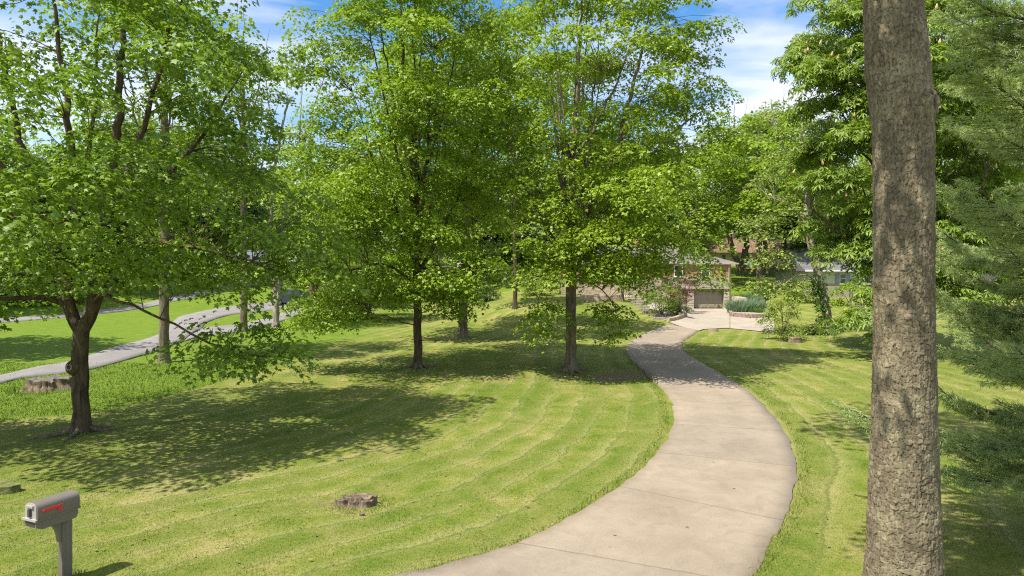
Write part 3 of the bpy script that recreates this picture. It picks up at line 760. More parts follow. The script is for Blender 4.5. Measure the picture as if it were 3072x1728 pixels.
# ---- tall straight trunks along the lane at the left
def tallmesh(seed, h, r, z1, blobs, rad=.95, nl=46, ls=.22, rm=.85, bare=0., lean=(0, 0)):
    rng = np.random.default_rng(seed); lx, ly = lean
    lim = [[(0, 0, -.3, r), (0, 0, 1, r * .95), (lx * .3, ly * .3, h * .3, r * .85), (lx * .6, ly * .6, h * .6, r * .62), (lx, ly, h, .02)]] \
        + stems(rng, z1, 4, blobs[0][3] * .7, h * .8, r * .65, lx * .5, ly * .5) + stems(rng, z1 + (h - z1) * .35, 4, blobs[0][3] * .6, h * .97, r * .5, lx * .7, ly * .7)
    return tree_meshes(rng, lim, blobs, rad, nl, ls, T_KITE, rmin=rm, bare=bare)
p = at(493, 1087)
add_tree('lane_tree', tuple(p), tallmesh(51, 21, .255, 7.5, [(-.3, 0, 14.5, 4.2, 4.2, 6.8, 190)]), 'straight grey trunk on the near verge of the lane, just right of the forked maple', 'tree', 'tall trees along the lane', M_BARK2, M_LEAF_B, .25)
p = at(731, 995)
add_tree('lane_tree', tuple(p), tallmesh(52, 23, .27, 9, [(-.6, .5, 16, 4.0, 4.0, 7, 150)], bare=.15), 'tall half grey, half brown trunk at the lane edge, left of the twin trunk', 'tree', 'tall trees along the lane', M_BARK2, M_LEAF_D, .27)
rng = np.random.default_rng(53); p = at(828, 982)
limH = [[(0, 0, -.3, .25), (0, 0, 1.2, .24), (-.1, 0, 3.0, .2), (-.35, 0, 6, .16), (-.3, 0, 10, .13), (.3, 0, 14.5, .1), (.8, .1, 17.0, .085)],
        [(0, 0, 1.5, .2), (.3, 0, 3.2, .17), (.35, 0, 6.5, .14), (.9, 0, 10, .11), (2.0, -.2, 13.5, .08), (3.2, -.4, 17.2, .05), (4.2, -.4, 20.5, .02)],
        [(.2, 0, 14, .06), (-.6, .4, 16.5, .05), (-1.0, .4, 20, .02)], [(1.6, -.2, 12.8, .07), (2.6, -.8, 15, .05), (4.2, -1, 16.6, .02)], [(1.9, -.2, 13.4, .06), (1.7, .6, 17, .04), (1.9, .8, 21, .015)]]
mH = tree_meshes(rng, limH, [(2.6, 0, 18.6, 2.6, 2.2, 4.0, 42), (.4, 0, 12.5, 2.2, 2.0, 2.6, 24), (.3, 0, 8, 1.6, 1.4, 1.6, 10)], .62, 24, .2, T_KITE, rmin=.8, bare=.2)
add_tree('lane_tree', tuple(p), mH, 'pale twin trunk with a sparse open top against the sky, beside the lane', 'tree', 'tall trees along the lane', M_BARK3, M_LEAF_D, .25)

# ---- E: slim trunk further back
p = at(1545, 926)
add_tree('slim_tree', tuple(p), tallmesh(54, 19, .2, 6.5, [(0, 0, 12.5, 4.4, 4, 6.2, 150)], nl=50, ls=.26), 'slim dark trunk on the grass rise behind the mid-lawn maples', 'tree', None, M_BARK, M_LEAF_D, .2)

# ---- low spreading tree on the left behind the pair
rng = np.random.default_rng(61); p = at(1107, 957)
lim = [[(0, 0, -.2, .2), (0, 0, .6, .18), (-.3, 0, 1.4, .15), (-1.2, -.3, 2.3, .11), (-2.6, -.5, 3.0, .06), (-4.4, -.7, 2.6, .02)], [(0, 0, .7, .15), (.5, -.3, 1.8, .12), (1.6, -.5, 3, .07), (3.2, -.6, 3.6, .02)], [(-.2, 0, 1.2, .13), (-.3, .1, 3, .1), (-.5, .1, 5.4, .05), (-.6, .1, 7.6, .02)]] + stems(rng, 1.6, 5, 3, 7, .12)
mm = tree_meshes(rng, lim, [(-.4, 0, 4.6, 4.6, 3.2, 3.5, 210), (-3.2, -.8, 1.9, 2.2, 1.4, .9, 36), (2, -.6, 2.6, 2.2, 1.4, 1, 30)], .8, 56, .2, T_KITE, rmin=.72)
add_tree('spreading_tree', tuple(p), mm, 'low spreading tree with a short crooked trunk and pale leaves sweeping to the grass', 'tree', None, M_BARK, M_LEAF_E, .2)

# ---- I: leaning trunk with ivy, right of the parking pad
rng = np.random.default_rng(71); p = at(2487, 1003)
k = p.y / F
limI = [[(0, 0, -.3, .36), (-.05, 0, .8, .33), (-.35, 0, 2.6, .29), (-.85, 0, 4.6, .26), (-1.35, 0, 6.4, .23), (-1.55, 0, 8.2, .2), (-1.5, 0, 10.2, .17), (-1.9, 0, 12.8, .12), (-1.7, 0, 16, .03)],
        [(-.75, 0, 4.3, .14), (-.2, -.2, 5.0, .11), (.4, -.3, 5.8, .09), (.8, -.4, 7.8, .07), (1.2, -.4, 10, .03)], [(-1.4, 0, 6.7, .12), (-1.2, .1, 8, .1), (-.9, 0, 9.7, .07), (-.3, 0, 12, .03)],
        [(-.5, 0, 3.2, .07), (-1.8, -.6, 4.2, .055), (-3.2, -1.0, 3.8, .03), (-4, -1.2, 3.0, .012)], [(-1.5, 0, 7.6, .08), (-3, -.5, 9, .06), (-4.6, -.8, 9.6, .02)], [(-1.8, 0, 11, .08), (-3.0, 0, 13, .05), (-3.8, 0, 14.6, .02)]]
mI = tree_meshes(rng, limI, [(-2.2, .6, 13.2, 3.4, 2.6, 3.8, 110), (-4.2, .3, 8.6, 1.9, 1.6, 2.0, 34), (-3.4, -.6, 3.4, 1.5, 1.2, 1.3, 26), (1.2, 1.0, 9.5, 1.8, 1.6, 2.0, 26), (-4.2, -.2, 5.4, 1.4, 1.1, .7, 12)], .78, 52, .19, T_KITE, rmin=.75)
tI = add_tree('leaning_tree', tuple(p), mI, 'leaning grey trunk with ivy climbing its foot, right of the parking pad', 'tree', None, M_BARK3, M_LEAF_E, .34)
C = []
for _ in range(90):
    z = rng.random() ** 1.2 * 4.2; a = rng.uniform(2.2, 5.2); xx = np.interp(z, [0, .8, 2.6, 4.6], [0, -.05, -.35, -.85]); rr = .36 + .22 * rng.random() * (1 - z / 5)
    C.append((xx + math.cos(a) * rr - .05, math.sin(a) * rr, z))
v, f = leaves(rng, C, .22, 26, .12, T_KITE, flat=.5, hang=.8, upmix=.2); npmesh('ivy', v, [f], M_IVY, tI)
C = [(-1.2 + rng.normal(0, .45), -.3 + rng.normal(0, .3), abs(rng.normal(0, .45))) for _ in range(26)]
v, f = leaves(rng, C, .35, 34, .13, T_KITE, flat=.5)
sb = empty('weedy_bush', tuple(p + Vector((0, 0, 0))), 'small light green bush at the foot of the leaning ivy trunk', 'bush'); npmesh('foliage', v, [f], M_LEAF_E, sb)
vv = []; ff = []; off = 0
for c in C[:12]:
    a, b_ = tube([(-1.2, -.3, -.05), ((c[0] - 1.2) / 2, (c[1] - .3) / 2, c[2] * .6), c], [.02, .015, .006], 4); vv.append(a); ff.append(b_ + off); off += len(a)
npmesh('stems', np.concatenate(vv), [np.concatenate(ff)], M_BARK, sb)

# ---- J: horse chestnut with candles behind the near trunk
rng = np.random.default_rng(81); p = at(2715, 1062)
limJ = [[(0, 0, -.3, .33), (0, 0, 1, .31), (-.1, 0, 4, .27), (-.3, 0, 9, .22), (-.8, 0, 14, .15), (-1, 0, 20, .05), (-1, 0, 23, .02)]] + stems(rng, 3.5, 6, 5.5, 11, .2, cx=-.3) + stems(rng, 8, 6, 5, 18, .18, cx=-.5) + stems(rng, 13, 4, 3, 22.5, .12, cx=-.5)
mJ = tree_meshes(rng, limJ, [(.3, 0, 13.4, 5.9, 5.4, 9.4, 660), (-2.4, -1.5, 2.9, 1.3, 1.2, 1.6, 30), (-2.4, -1.2, 6.4, 1.6, 1.6, 1.6, 30), (-3.2, .4, 17.2, 3.4, 3.0, 3.4, 90), (3.4, -1.6, 5.0, 3.2, 2.2, 2.8, 80)], 1.0, 34, .34, T_PALM, rmin=.75, hang=.5)
tJ = add_tree('horse_chestnut', tuple(p), mJ, 'tall horse chestnut in orange flower behind the big near trunk', 'tree', None, M_BARK, M_LEAF_CHEST, .32)
C = mJ[4]; C = C[rng.random(len(C)) < .30] + rng.normal(0, .3, (1, 3)) * 0
V = []; Fq = []; off = 0
for c in C:
    d = np.array([rng.normal(0, .12), rng.normal(0, .12) - .15, 1.0]); q = c + np.array([rng.normal(0, .4), rng.normal(0, .4) - .25, .18]); l = rng.uniform(.2, .32)
    v, f = tube([q, q + d * l * .35, q + d * l], [.045, .08, .015], 5); V.append(v); Fq.append(f + off); off += len(v)
npmesh('blossom', np.concatenate(V), [np.concatenate(Fq)], M_BLOSSOM, tJ)

# ---- K: the big trunk close to the camera
rng = np.random.default_rng(91)
KD = 9.0
prof = [(-700, 2580, 2748), (-300, 2583, 2757), (0, 2587, 2768), (110, 2590, 2780), (200, 2594, 2789), (300, 2604, 2799), (390, 2616, 2802), (550, 2618, 2801), (700, 2617, 2802), (850, 2619, 2803), (1028, 2620, 2807), (1270, 2612, 2811), (1490, 2602, 2820), (1640, 2597, 2826), (1728, 2590, 2834), (1800, 2578, 2850), (1860, 2552, 2884), (1960, 2500, 2940)]
zs = np.array([CAMZ - (v - V0) / F * KD for v, a, b_ in prof]); cxs = np.array([((a + b_) / 2 - U0) / F * KD for v, a, b_ in prof]); rs = np.array([(b_ - a) / 2 / F * KD for v, a, b_ in prof]) * .865   # a trunk seen 30 degrees off axis spreads by 1/cos
o_ = np.argsort(zs); zs, cxs, rs = zs[o_], cxs[o_], rs[o_]
kx = float(np.interp(.3, zs, cxs)); kz = float(ground(kx, KD))
na, nzz = 260, 1250
zz = np.linspace(kz - .1, 11.5, nzz); th = np.linspace(0, 2 * np.pi, na, endpoint=False)
TH, ZZ = np.meshgrid(th, zz); cxx = np.interp(ZZ, zs, cxs); rr = np.interp(ZZ, zs, rs)
ks = np.ones(9) / 9
S_ = TH / (2 * np.pi) * 48          # 40 plates round the trunk
def voro(X, Y, per):
    xi = np.floor(X).astype(int); yi = np.floor(Y).astype(int); f1 = np.full(X.shape, 9.); f2 = np.full(X.shape, 9.); cid = np.zeros(X.shape)
    for dx in (-1, 0, 1):
        for dy in (-1, 0, 1):
            a = (xi + dx) % per; b_ = (yi + dy) % 256; jx = _LAT[a, b_]; jy = _LAT[(a + 91) % 256, (b_ + 37) % 256]; h = _LAT[(a + 13) % 256, (b_ + 151) % 256]
            px = xi + dx + .5 + (jx - .5) * .75; py = yi + dy + .5 + (jy - .5) * .75
            d = np.maximum(np.abs(px - X), np.abs(py - Y) * .9) + .25 * np.hypot(px - X, py - Y)
            m1 = d < f1; f2 = np.where(m1, f1, np.minimum(f2, d)); cid = np.where(m1, h, cid); f1 = np.where(m1, d, f1)
    return f1, f2, cid
wobx = (fbm(S_ * .35, ZZ * 3.1, 3) - .5) * 1.1; woby = (fbm(S_ * .5 + 60, ZZ * 4 + 9, 3) - .5) * 1.0
f1, f2, cid = voro(S_ + wobx, ZZ / .078 + woby, 48)
g1, g2, cid2 = voro(S_ * 3 + wobx * 2, ZZ / .05 + woby * 2, 144)
crack = ss(0, .075, f2 - f1); fine = ss(0, .12, g2 - g1)
disp = .013 * crack + .011 * (cid - .5) + .003 * fine + .005 * (cid2 - .5) + .016 * (fbm(S_ * 1.6, ZZ * 3.5, 4) - .5) + .022 * (fbm(np.cos(TH) * 1.5 + 5, np.sin(TH) * 1.5 + ZZ * .9, 3) - .5)
# horizontal swellings near the foot and at the old limb
disp += .005 * np.sin(ZZ * 9 + 2 * fbm(S_ * .1, ZZ, 2) * 6) * ss(2.6, 1.2, ZZ)
def bump_at(u, v, su, sv, a):
    z0 = CAMZ - (v - V0) / F * KD; t0 = math.atan2(-1, ((u - U0) / F * KD - float(np.interp(z0, zs, cxs))) / max(.05, float(np.interp(z0, zs, rs)) ) * 1.0) % (2 * math.pi)
    x0 = np.clip(((u - U0) / F * KD - float(np.interp(z0, zs, cxs))) / float(np.interp(z0, zs, rs)), -.98, .98); t0 = 2 * math.pi - math.acos(x0)
    dt = np.angle(np.exp(1j * (TH - t0))); return a * np.exp(-(dt / su) ** 2 - ((ZZ - z0) / sv) ** 2)
disp += bump_at(2735, 320, .22, .10, .05) + bump_at(2790, 330, .25, .10, .05) - bump_at(2765, 322, .13, .05, .06) + bump_at(2615, 850, .35, .09, .035) + bump_at(2680, 955, .15, .08, .02)
RR = rr + disp * 1.15 - .012
KX = cxx + np.cos(TH) * RR; KY = KD + np.sin(TH) * RR
idx = np.arange(na * nzz).reshape(nzz, na); nxt = np.roll(idx, -1, 1)
Fq = np.stack([idx[:-1], nxt[:-1], nxt[1:], idx[1:]], -1).reshape(-1, 4)
m, N, L, b = mat('plated_bark'); t = N.new('ShaderNodeTexCoord')
a1 = N.new('ShaderNodeAttribute'); a1.attribute_name = 'plate'; a2 = N.new('ShaderNodeAttribute'); a2.attribute_name = 'crack'
n1 = noise(N, L, t.outputs['Object'], 2.2, 5); mp = N.new('ShaderNodeMapping'); mp.inputs['Scale'].default_value = (1, 1, .3); L.new(t.outputs['Object'], mp.inputs[0]); n2 = noise(N, L, mp.outputs[0], 60, 6, .7)
r = ramp(N, [(.30, (.10, .08, .05)), (.58, (.20, .162, .102)), (.85, (.40, .335, .215))])
L.new(math_(N, L, 'ADD', math_(N, L, 'MULTIPLY', a1.outputs['Fac'], .38), math_(N, L, 'ADD', math_(N, L, 'MULTIPLY', n1.outputs[0], .55), math_(N, L, 'MULTIPLY_ADD', n2.outputs[0], .5, -.2))), r.inputs[0])
lich = ramp(N, [(.52, (0, 0, 0)), (.68, (1, 1, 1))]); L.new(n1.outputs[0], lich.inputs[0])
c = mixrgb(N, L, math_(N, L, 'MULTIPLY', lich.outputs[0], .35), r.outputs[0], (.30, .27, .15))
c = mixrgb(N, L, a2.outputs['Fac'], (.055, .042, .03), c)
L.new(c, b.inputs['Base Color']); b.inputs['Roughness'].default_value = .92; b.inputs['Specular IOR Level'].default_value = .15
bu = N.new('ShaderNodeBump'); bu.inputs['Strength'].default_value = .7; bu.inputs['Distance'].default_value = .012; L.new(n2.outputs[0], bu.inputs['Height']); L.new(bu.outputs[0], b.inputs['Normal'])
M_KBARK = m
tK = empty('big_tree', (kx, KD, kz), 'huge close tree trunk with plated grey brown bark at the right', 'tree')
npmesh('trunk', np.stack([KX - kx, KY - KD, ZZ - kz], -1).reshape(-1, 3), [Fq], M_KBARK, tK, True, {'plate': .5 * cid.ravel() + .5 * cid2.ravel(), 'crack': np.clip(.25 + .75 * crack * (.6 + .4 * fine), 0, 1).ravel()})
# knots of old limbs
def ring_knot(name, u, v, rad, tr, squash=1.0):
    z0 = CAMZ - (v - V0) / F * KD; x0 = (u - U0) / F * KD; rx = float(np.interp(z0, zs, rs)); c0 = float(np.interp(z0, zs, cxs)); s_ = np.clip((x0 - c0) / rx, -.97, .97); ang = -math.acos(s_)
    nrm = Vector((math.cos(ang), math.sin(ang), 0)); ctr = Vector((c0, KD, z0)) + nrm * (rx + .02); tg = Vector((-nrm.y, nrm.x, 0))
    P = [ctr + tg * math.cos(q) * rad + Vector((0, 0, 1)) * math.sin(q) * rad * squash + nrm * .015 * math.sin(q * 3) for q in np.linspace(0, 2 * math.pi, 25)]
    vv, ff = tube([p - Vector((kx, KD, kz)) for p in P], [tr * (1 + .3 * math.sin(i * 1.7)) for i in range(25)], 8)
    return npmesh(name, vv, [ff], M_BARK2, tK, True)
ring_knot('knot', 2737, 303, .075, .034, .6); ring_knot('knot', 2792, 322, .075, .042, 1.3)
def stub(u, v, l, r0, mt):
    z0 = CAMZ - (v - V0) / F * KD; x0 = (u - U0) / F * KD; rx = float(np.interp(z0, zs, rs)); c0 = float(np.interp(z0, zs, cxs)); s_ = np.clip((x0 - c0) / rx, -.97, .97); ang = -math.acos(s_)
    nrm = Vector((math.cos(ang), math.sin(ang), .15)); p = Vector((c0 - kx, 0, z0 - kz)) + nrm * (rx - .03)
    vv, ff = tube([p, p + nrm * l * .5, p + nrm * l * .9, p + nrm * l], [r0 * 1.15, r0 * 1.05, r0 * .8, .004], 10)
    npmesh('branch_stub', vv, [ff], mt, tK, True)
M_STUB = plain('stub_wood', (.20, .14, .095), .9, .35, 12, .6)
stub(2681, 958, .07, .05, M_STUB); stub(2728, 345, .05, .04, M_STUB)
M_HOLE = plain('dark_hollow', (.035, .026, .017), .95, .3, 12, .5)
stub(2764, 322, .05, .06, M_HOLE)  # dark plug: the shade inside a hollow put into its colour
# its crown stands above the picture and shades trunk and lawn
limK = [[(.0, 0, 9.5, .30), (.1, .1, 11, .27), (.3, .4, 14, .2), (.4, .6, 18, .08), (.4, .7, 21, .02)], [(0, 0, 10.8, .2), (-1.6, -1.2, 12.6, .12), (-2.6, -2.6, 14.5, .04)], [(0, 0, 10.6, .2), (1.6, 1.4, 12, .15), (3.2, 2.2, 13.2, .05)], [(.1, 0, 11.2, .2), (.6, 2.4, 13.2, .13), (1.2, 5, 16.5, .04)]]
limK = [[(x + float(np.interp(10, zs, cxs)) - kx, y, z, r_) for x, y, z, r_ in l] for l in limK]
mK = tree_meshes(rng, limK, [(.8, 5.0, 17.0, 4.2, 3.2, 3.6, 110), (-2.9, -2.3, 13.6, 2.6, 1.6, 2.6, 23), (-2.2, -1.2, 12.2, 1.6, 1.2, .9, 9), (-.9, -.9, 12.6, 1.3, 1.0, 1.0, 8)], .8, 60, .19, T_KITE, rmin=.8)
npmesh('limbs', mK[0], [mK[1]], M_BARK, tK, True); npmesh('crown', mK[2], [mK[3]], M_LEAF_B, tK)

# ---- L: white pine at the right edge
rng = np.random.default_rng(101)
def pine(name, base, h, r, label, zlo, blen, nb, seed, aim=math.pi, spread=1.2, nt=26, needle=.11, w=.0042, full=False):
    rng = np.random.default_rng(seed)
    t = empty(name, base, label, 'tree'); V = []; Fq = []; off = 0
    def put(P, rr, n):
        nonlocal off
        v, f = tube(P, rr, n); V.append(v); Fq.append(f + off); off += len(v)
    put([(0, 0, -.3), (0, 0, 1), (.05, 0, h * .5), (0, 0, h)], [r, r * .95, r * .6, .02], 12)
    tufts = []; dirs = []
    for i in range(nb):
        z = zlo + (h - zlo) * (i + rng.uniform(0, .8)) / nb
        a = aim + rng.normal(0, spread) if not full else rng.random() * 6.283
        ln = blen * rng.uniform(.65, 1.1) * (1 - .45 * (z / h))
        d = np.array([math.cos(a), math.sin(a), 0]); rise = rng.uniform(-.10, .22)
        P = np.array([np.array([0, 0, z]) + d * ln * s + np.array([0, 0, 1]) * ln * (rise * s - .16 * s * s * (1 - s) * 3 + .10 * s ** 3) for s in np.linspace(0, 1, 9)])
        P[2:] += rng.normal(0, .03, (7, 3)); put(P, np.linspace(.045, .008, 9) * (ln / 3), 5)
        side = np.array([-d[1], d[0], 0])
        for s in np.linspace(.22, 1, int(ln * 7.5)):
            k = s * 8; i0 = min(7, int(k)); q = P[i0] + (P[i0 + 1] - P[i0]) * (k - i0)
            for sg_ in ((-1, 1) if s < .97 else (0,)):
                l2 = ln * .34 * (1.05 - s * .75) * rng.uniform(.5, 1.2); dd_ = d * rng.uniform(.55, 1.0) + side * sg_ * rng.uniform(.5, .95) + np.array([0, 0, rng.uniform(-.05, .3)])
                dd_ = dd_ / np.linalg.norm(dd_); e_ = q + dd_ * l2; put([q, q + dd_ * l2 * .5 + np.array([0, 0, -.02]), e_], [.008, .006, .003], 3)
                for s2 in np.arange(.25, 1.01, .085 / max(l2, .1)):
                    if rng.random() < .85: tufts.append(q + dd_ * l2 * s2); dirs.append(dd_)
    npmesh('trunk', np.concatenate(V), [np.concatenate(Fq)], M_BARK, t, True)
    T = np.array(tufts); D = np.array(dirs); n = len(T) * nt
    P0 = np.repeat(T, nt, 0) + rng.normal(0, .02, (n, 3)); dn = unit(np.repeat(D, nt, 0) * .9 + rng.normal(0, .62, (n, 3)) + np.array([0, 0, .15]))
    sd = unit(np.cross(dn, rng.normal(0, 1, (n, 3)))); ln = needle * rng.uniform(.65, 1.2, (n, 1))
    mid = P0 + dn * ln * .55; tip = P0 + dn * ln + np.array([0, 0, -.16]) * ln
    VV = np.stack([P0, mid + sd * w, tip, mid - sd * w], 1).reshape(-1, 3); ff = (np.arange(n)[:, None] * 4 + np.array([0, 1, 2, 3])).astype(np.int32)
    npmesh('needles', VV, [ff], M_NEEDLE, t); return t
pine('white_pine', onground(10.7, 11.6), 15, .2, 'soft needled white pine whose boughs reach in from the right edge', 1.0, 4.3, 92, 102, math.pi * 1.02, .8, w=.0055)

# ---- background trees: four kinds, copied
def bg_kind(seed, hgt, rx, zc, rz_, n, leaf, kind='round', ls=.30, nl=62):
    rng = np.random.default_rng(seed)
    if kind == 'twin': lim = [[(0, 0, -.5, .3), (0, 0, .8, .28), (-.9, 0, 4, .22), (-1.4, 0, 9, .15), (-1.8, 0, hgt * .9, .02)], [(.2, 0, .8, .26), (.5, 0, 4, .24), (.9, 0, 9, .15), (1.4, 0, hgt * .95, .02)]]
    else: lim = [[(0, 0, -.5, .3), (0, 0, 1, .28), (.2, 0, 5, .24), (0, .2, 10, .16), (.1, 0, hgt, .02)]]
    lim += stems(rng, hgt * .28, 6, rx * .7, hgt * .7, .18) + stems(rng, hgt * .45, 5, rx * .6, hgt * .95, .14)
    bl = [(0, 0, zc, rx, rx * .9, rz_, n), (rx * .4, -rx * .3, zc - rz_ * .62, rx * .6, rx * .5, rz_ * .3, n // 7), (-rx * .45, -rx * .3, zc - rz_ * .5, rx * .55, rx * .5, rz_ * .3, n // 7)]
    V, Fq, lv, lf, C = tree_meshes(rng, lim, bl, 1.15, nl, ls, T_KITE, rmin=.95, minr=.03)
    def mk(nm, V, F_, mt, sm=False):
        me = bpy.data.meshes.new(nm); o = npmesh(nm, V, [F_], mt, None, sm); me = o.data; bpy.data.objects.remove(o); return me
    return (mk('trunk', V, Fq, M_BARK2, True), mk('crown', lv, lf, leaf), hgt, rx)
K1 = bg_kind(201, 20, 5.6, 12, 7.8, 210, M_LEAF_D, 'twin')
K2 = bg_kind(202, 20, 5.2, 12.4, 7.4, 200, M_LEAF_B)
K3 = bg_kind(203, 20, 4.8, 13.5, 6.4, 130, M_LEAF_E, nl=46)
K5 = bg_kind(205, 20, 5.6, 14.2, 5.4, 170, M_LEAF_D, 'twin')
K6 = bg_kind(206, 20, 5.4, 14.0, 5.6, 170, M_LEAF_B)
K4 = bg_kind(204, 20, 5.0, 12.2, 7.6, 210, M_LEAF_F)
def bg(kind, u, d, topv, wpx, label, name='wood_tree', rz=0, group='trees behind the houses', bv=None):
    if bv is not None: b_ = at(u, bv); x, d = b_.x, b_.y
    else: x = (u - U0) / F * d
    z = float(ground(x, d)); h = CAMZ + (V0 - topv) / F * d - z; sx = (wpx / F * d) / kind[3]
    t = empty(name, (x, d, z), label, 'tree', group, rz)
    for nm, me in (('trunk', kind[0]), ('crown', kind[1])):
        o = bpy.data.objects.new(nm, me); COL.objects.link(o); o.parent = t; o.scale = (sx, sx, h / kind[2])
    return t
bg(K5, 2222, 0, 330, 200, 'maple on a dark twin trunk in the shade right of the brick house', 'wood_tree', .2, bv=828)
bg(K6, 2277, 0, 380, 190, 'maple with one straight trunk on the bank, bright bough low before the back house', 'wood_tree', 1.2, bv=866)
bg(K2, 2085, 86, 420, 150, 'rounded mid green maple rising just behind the brick house roof', rz=2.2)
bg(K4, 1950, 96, 470, 120, 'dark green tree behind the right side of the drive maple', rz=.6)
bg(K3, 1985, 118, 300, 110, 'thin yellow green treetop against the sky above the brick house', rz=1.9)
bg(K3, 2350, 104, 262, 110, 'feathery yellow green tree beside the flowering chestnut', rz=.3)
bg(K2, 2205, 122, 300, 120, 'distant green crown at the foot of the open sky', rz=2.9)
bg(K4, 2455, 98, 420, 120, 'dark tree behind the leaning ivy trunk', rz=4)
bg(K2, 2300, 97, 310, 130, 'mid green crown filling the gap right of the brick house', rz=2.6)
bg(K4, 2400, 112, 330, 110, 'dark crown behind the feathery yellow green tree', rz=3.9)
bg(K2, 2760, 88, 120, 190, 'tall tree behind the near trunk and the chestnut', rz=5.2)
bg(K4, 3010, 70, 60, 210, 'dark tree at the right edge behind the pine', rz=3.3)
bg(K6, 2935, 0, 150, 170, 'slender trunked tree between the big near trunk and the pine boughs', rz=1.7, bv=1052)
bg(K2, 3160, 52, -150, 260, 'tree standing at the right edge beyond the rail fence', rz=1)
bg(K2, 1700, 78, 120, 210, 'tall maple directly behind the drive maple', rz=.9)
bg(K4, 1830, 106, 360, 150, 'dark tree behind the hidden left part of the brick house', rz=1.5)
bg(K4, 1480, 92, 250, 170, 'dark tree behind the slim trunk in the middle distance', rz=2.6)
bg(K2, 1270, 84, 180, 170, 'green tree behind the tan cottage', rz=3.7)
bg(K4, 1140, 102, 330, 150, 'dark tree left of the tan cottage', rz=4.4)
bg(K3, 1010, 98, 430, 130, 'pale tree above the parked car', rz=5)
bg(K2, 900, 112, 480, 110, 'small crowned tree behind the parked car, left of the pale one', rz=.4)
bg(K4, 640, 92, 330, 150, 'dark tree behind the tall trunks by the lane', rz=1.1)
bg(K3, 520, 84, 300, 140, 'yellow green tree beyond the street, right of the forked maple', rz=2.4)
bg(K2, 330, 78, 330, 170, 'leafy tree beyond the street, behind the forked maple', rz=3)
bg(K4, 150, 88, 400, 160, 'dark tree beyond the street at far left', rz=.1)
bg(K3, 10, 76, 360, 180, 'yellow green tree beyond the street at the left edge', rz=2)
bg(K6, -430, 36, 200, 380, 'tree past the left edge that shades the far verge of the lane', rz=2.2)
bg(K2, -190, 62, 100, 240, 'leafy tree just past the left edge of the view', rz=1)
bg(K3, 935, 78, 330, 150, 'loose pale tree in the gap between the forked maple and the mid-lawn pair', rz=3.2)
bg(K2, 770, 128, 420, 110, 'distant tree above the low tan house', rz=.8)

K7 = bg_kind(207, 12, 5.0, 5.9, 5.6, 170, M_LEAF_D); K8 = bg_kind(208, 12, 5.0, 5.9, 5.6, 170, M_LEAF_B)
for kk, u, d, tv, wp, lab, rz in ((K7, 60, 74, 640, 170, 'low dark green tree across the street at far left', .3), (K8, 300, 92, 600, 150, 'low green tree across the street behind the forked trunk', 1.3), (K7, 560, 96, 610, 140, 'low tree between the street and the tall lane trunks', 2.2),
        (K8, 985, 86, 650, 110, 'small low tree right of the parked car', 3.1), (K7, 1075, 74, 690, 110, 'dense low tree behind the spreading tree', 4.4), (K8, 1300, 100, 620, 130, 'green low tree on the rise behind the cottage', .8), (K7, 1450, 100, 600, 130, 'low dark tree on the rise behind the slim trunk', 1.9),
        (K8, 1640, 92, 600, 140, 'low green tree left of the brick house roof', 2.7), (K7, 1790, 98, 640, 120, 'low dark tree over the brick house ridge', 3.6), (K7, 2090, 128, 640, 90, 'distant low tree left of the red roof', 5), (K8, 2560, 96, 640, 130, 'low tree behind the cream ranch house', 1), (K7, 2720, 86, 640, 130, 'low tree behind the big near trunk', 2), (K8, 3000, 98, 600, 140, 'low tree over the roof of the long pale house', 3)):
    bg(kk, u, d, tv, wp, lab, 'low_tree', rz, 'low trees along the garden edges')

# ---- far wood: one mass
rng = np.random.default_rng(301)
C = []; TV = []; TF = []; off = 0
for i in range(190):
    d = rng.uniform(125, 190); x = rng.uniform(-1.05, 1.05) * d; u = U0 + x / d * F
    z = float(ground(x, d)); topv = rng.uniform(380, 560) if not (820 < u < 1030 or 2040 < u < 2480) else rng.uniform(520, 620)
    h = max(8, CAMZ + (V0 - topv) / F * d - z); rw = rng.uniform(3.5, 6)
    for _ in range(56):
        q = rng.normal(size=3); q = q / np.linalg.norm(q) * rng.random() ** .4
        C.append((x + q[0] * rw, d + q[1] * rw, z + h * .52 + q[2] * h * .50))
    v, f = tube([(x, d, z - .5), (x + rng.normal(0, .3), d, z + h * .4), (x, d, z + h * .8)], [.35, .25, .05], 6); TV.append(v); TF.append(f + off); off += len(v)
for i in range(640):    # undergrowth along the wood's edge
    d = rng.uniform(118, 150); x = rng.uniform(-1.0, 1.0) * d
    if 2120 < U0 + x / d * F < 2480: d = 150; x = x / d * 150
    z = float(ground(x, d))
    for _ in range(6): C.append((x + rng.normal(0, 1.8), d + rng.normal(0, 1), z + rng.random() ** 1.3 * (7 if d < 149 else 2.5) + .3))
lv, lf = leaves(rng, C, 1.8, 34, .55, T_KITE, flat=.35)
TV = np.concatenate(TV); TF = np.concatenate(TF)
nv = len(TV)
o = npmesh('far_wood', np.concatenate([TV, lv]), [TF, lf + nv], [M_BARK2, M_LEAF_D], midx=np.concatenate([np.zeros(len(TF), int), np.ones(len(lf), int)]))
tag(o, 'dense green wood closing the view behind the gardens', 'wood', kind='stuff')

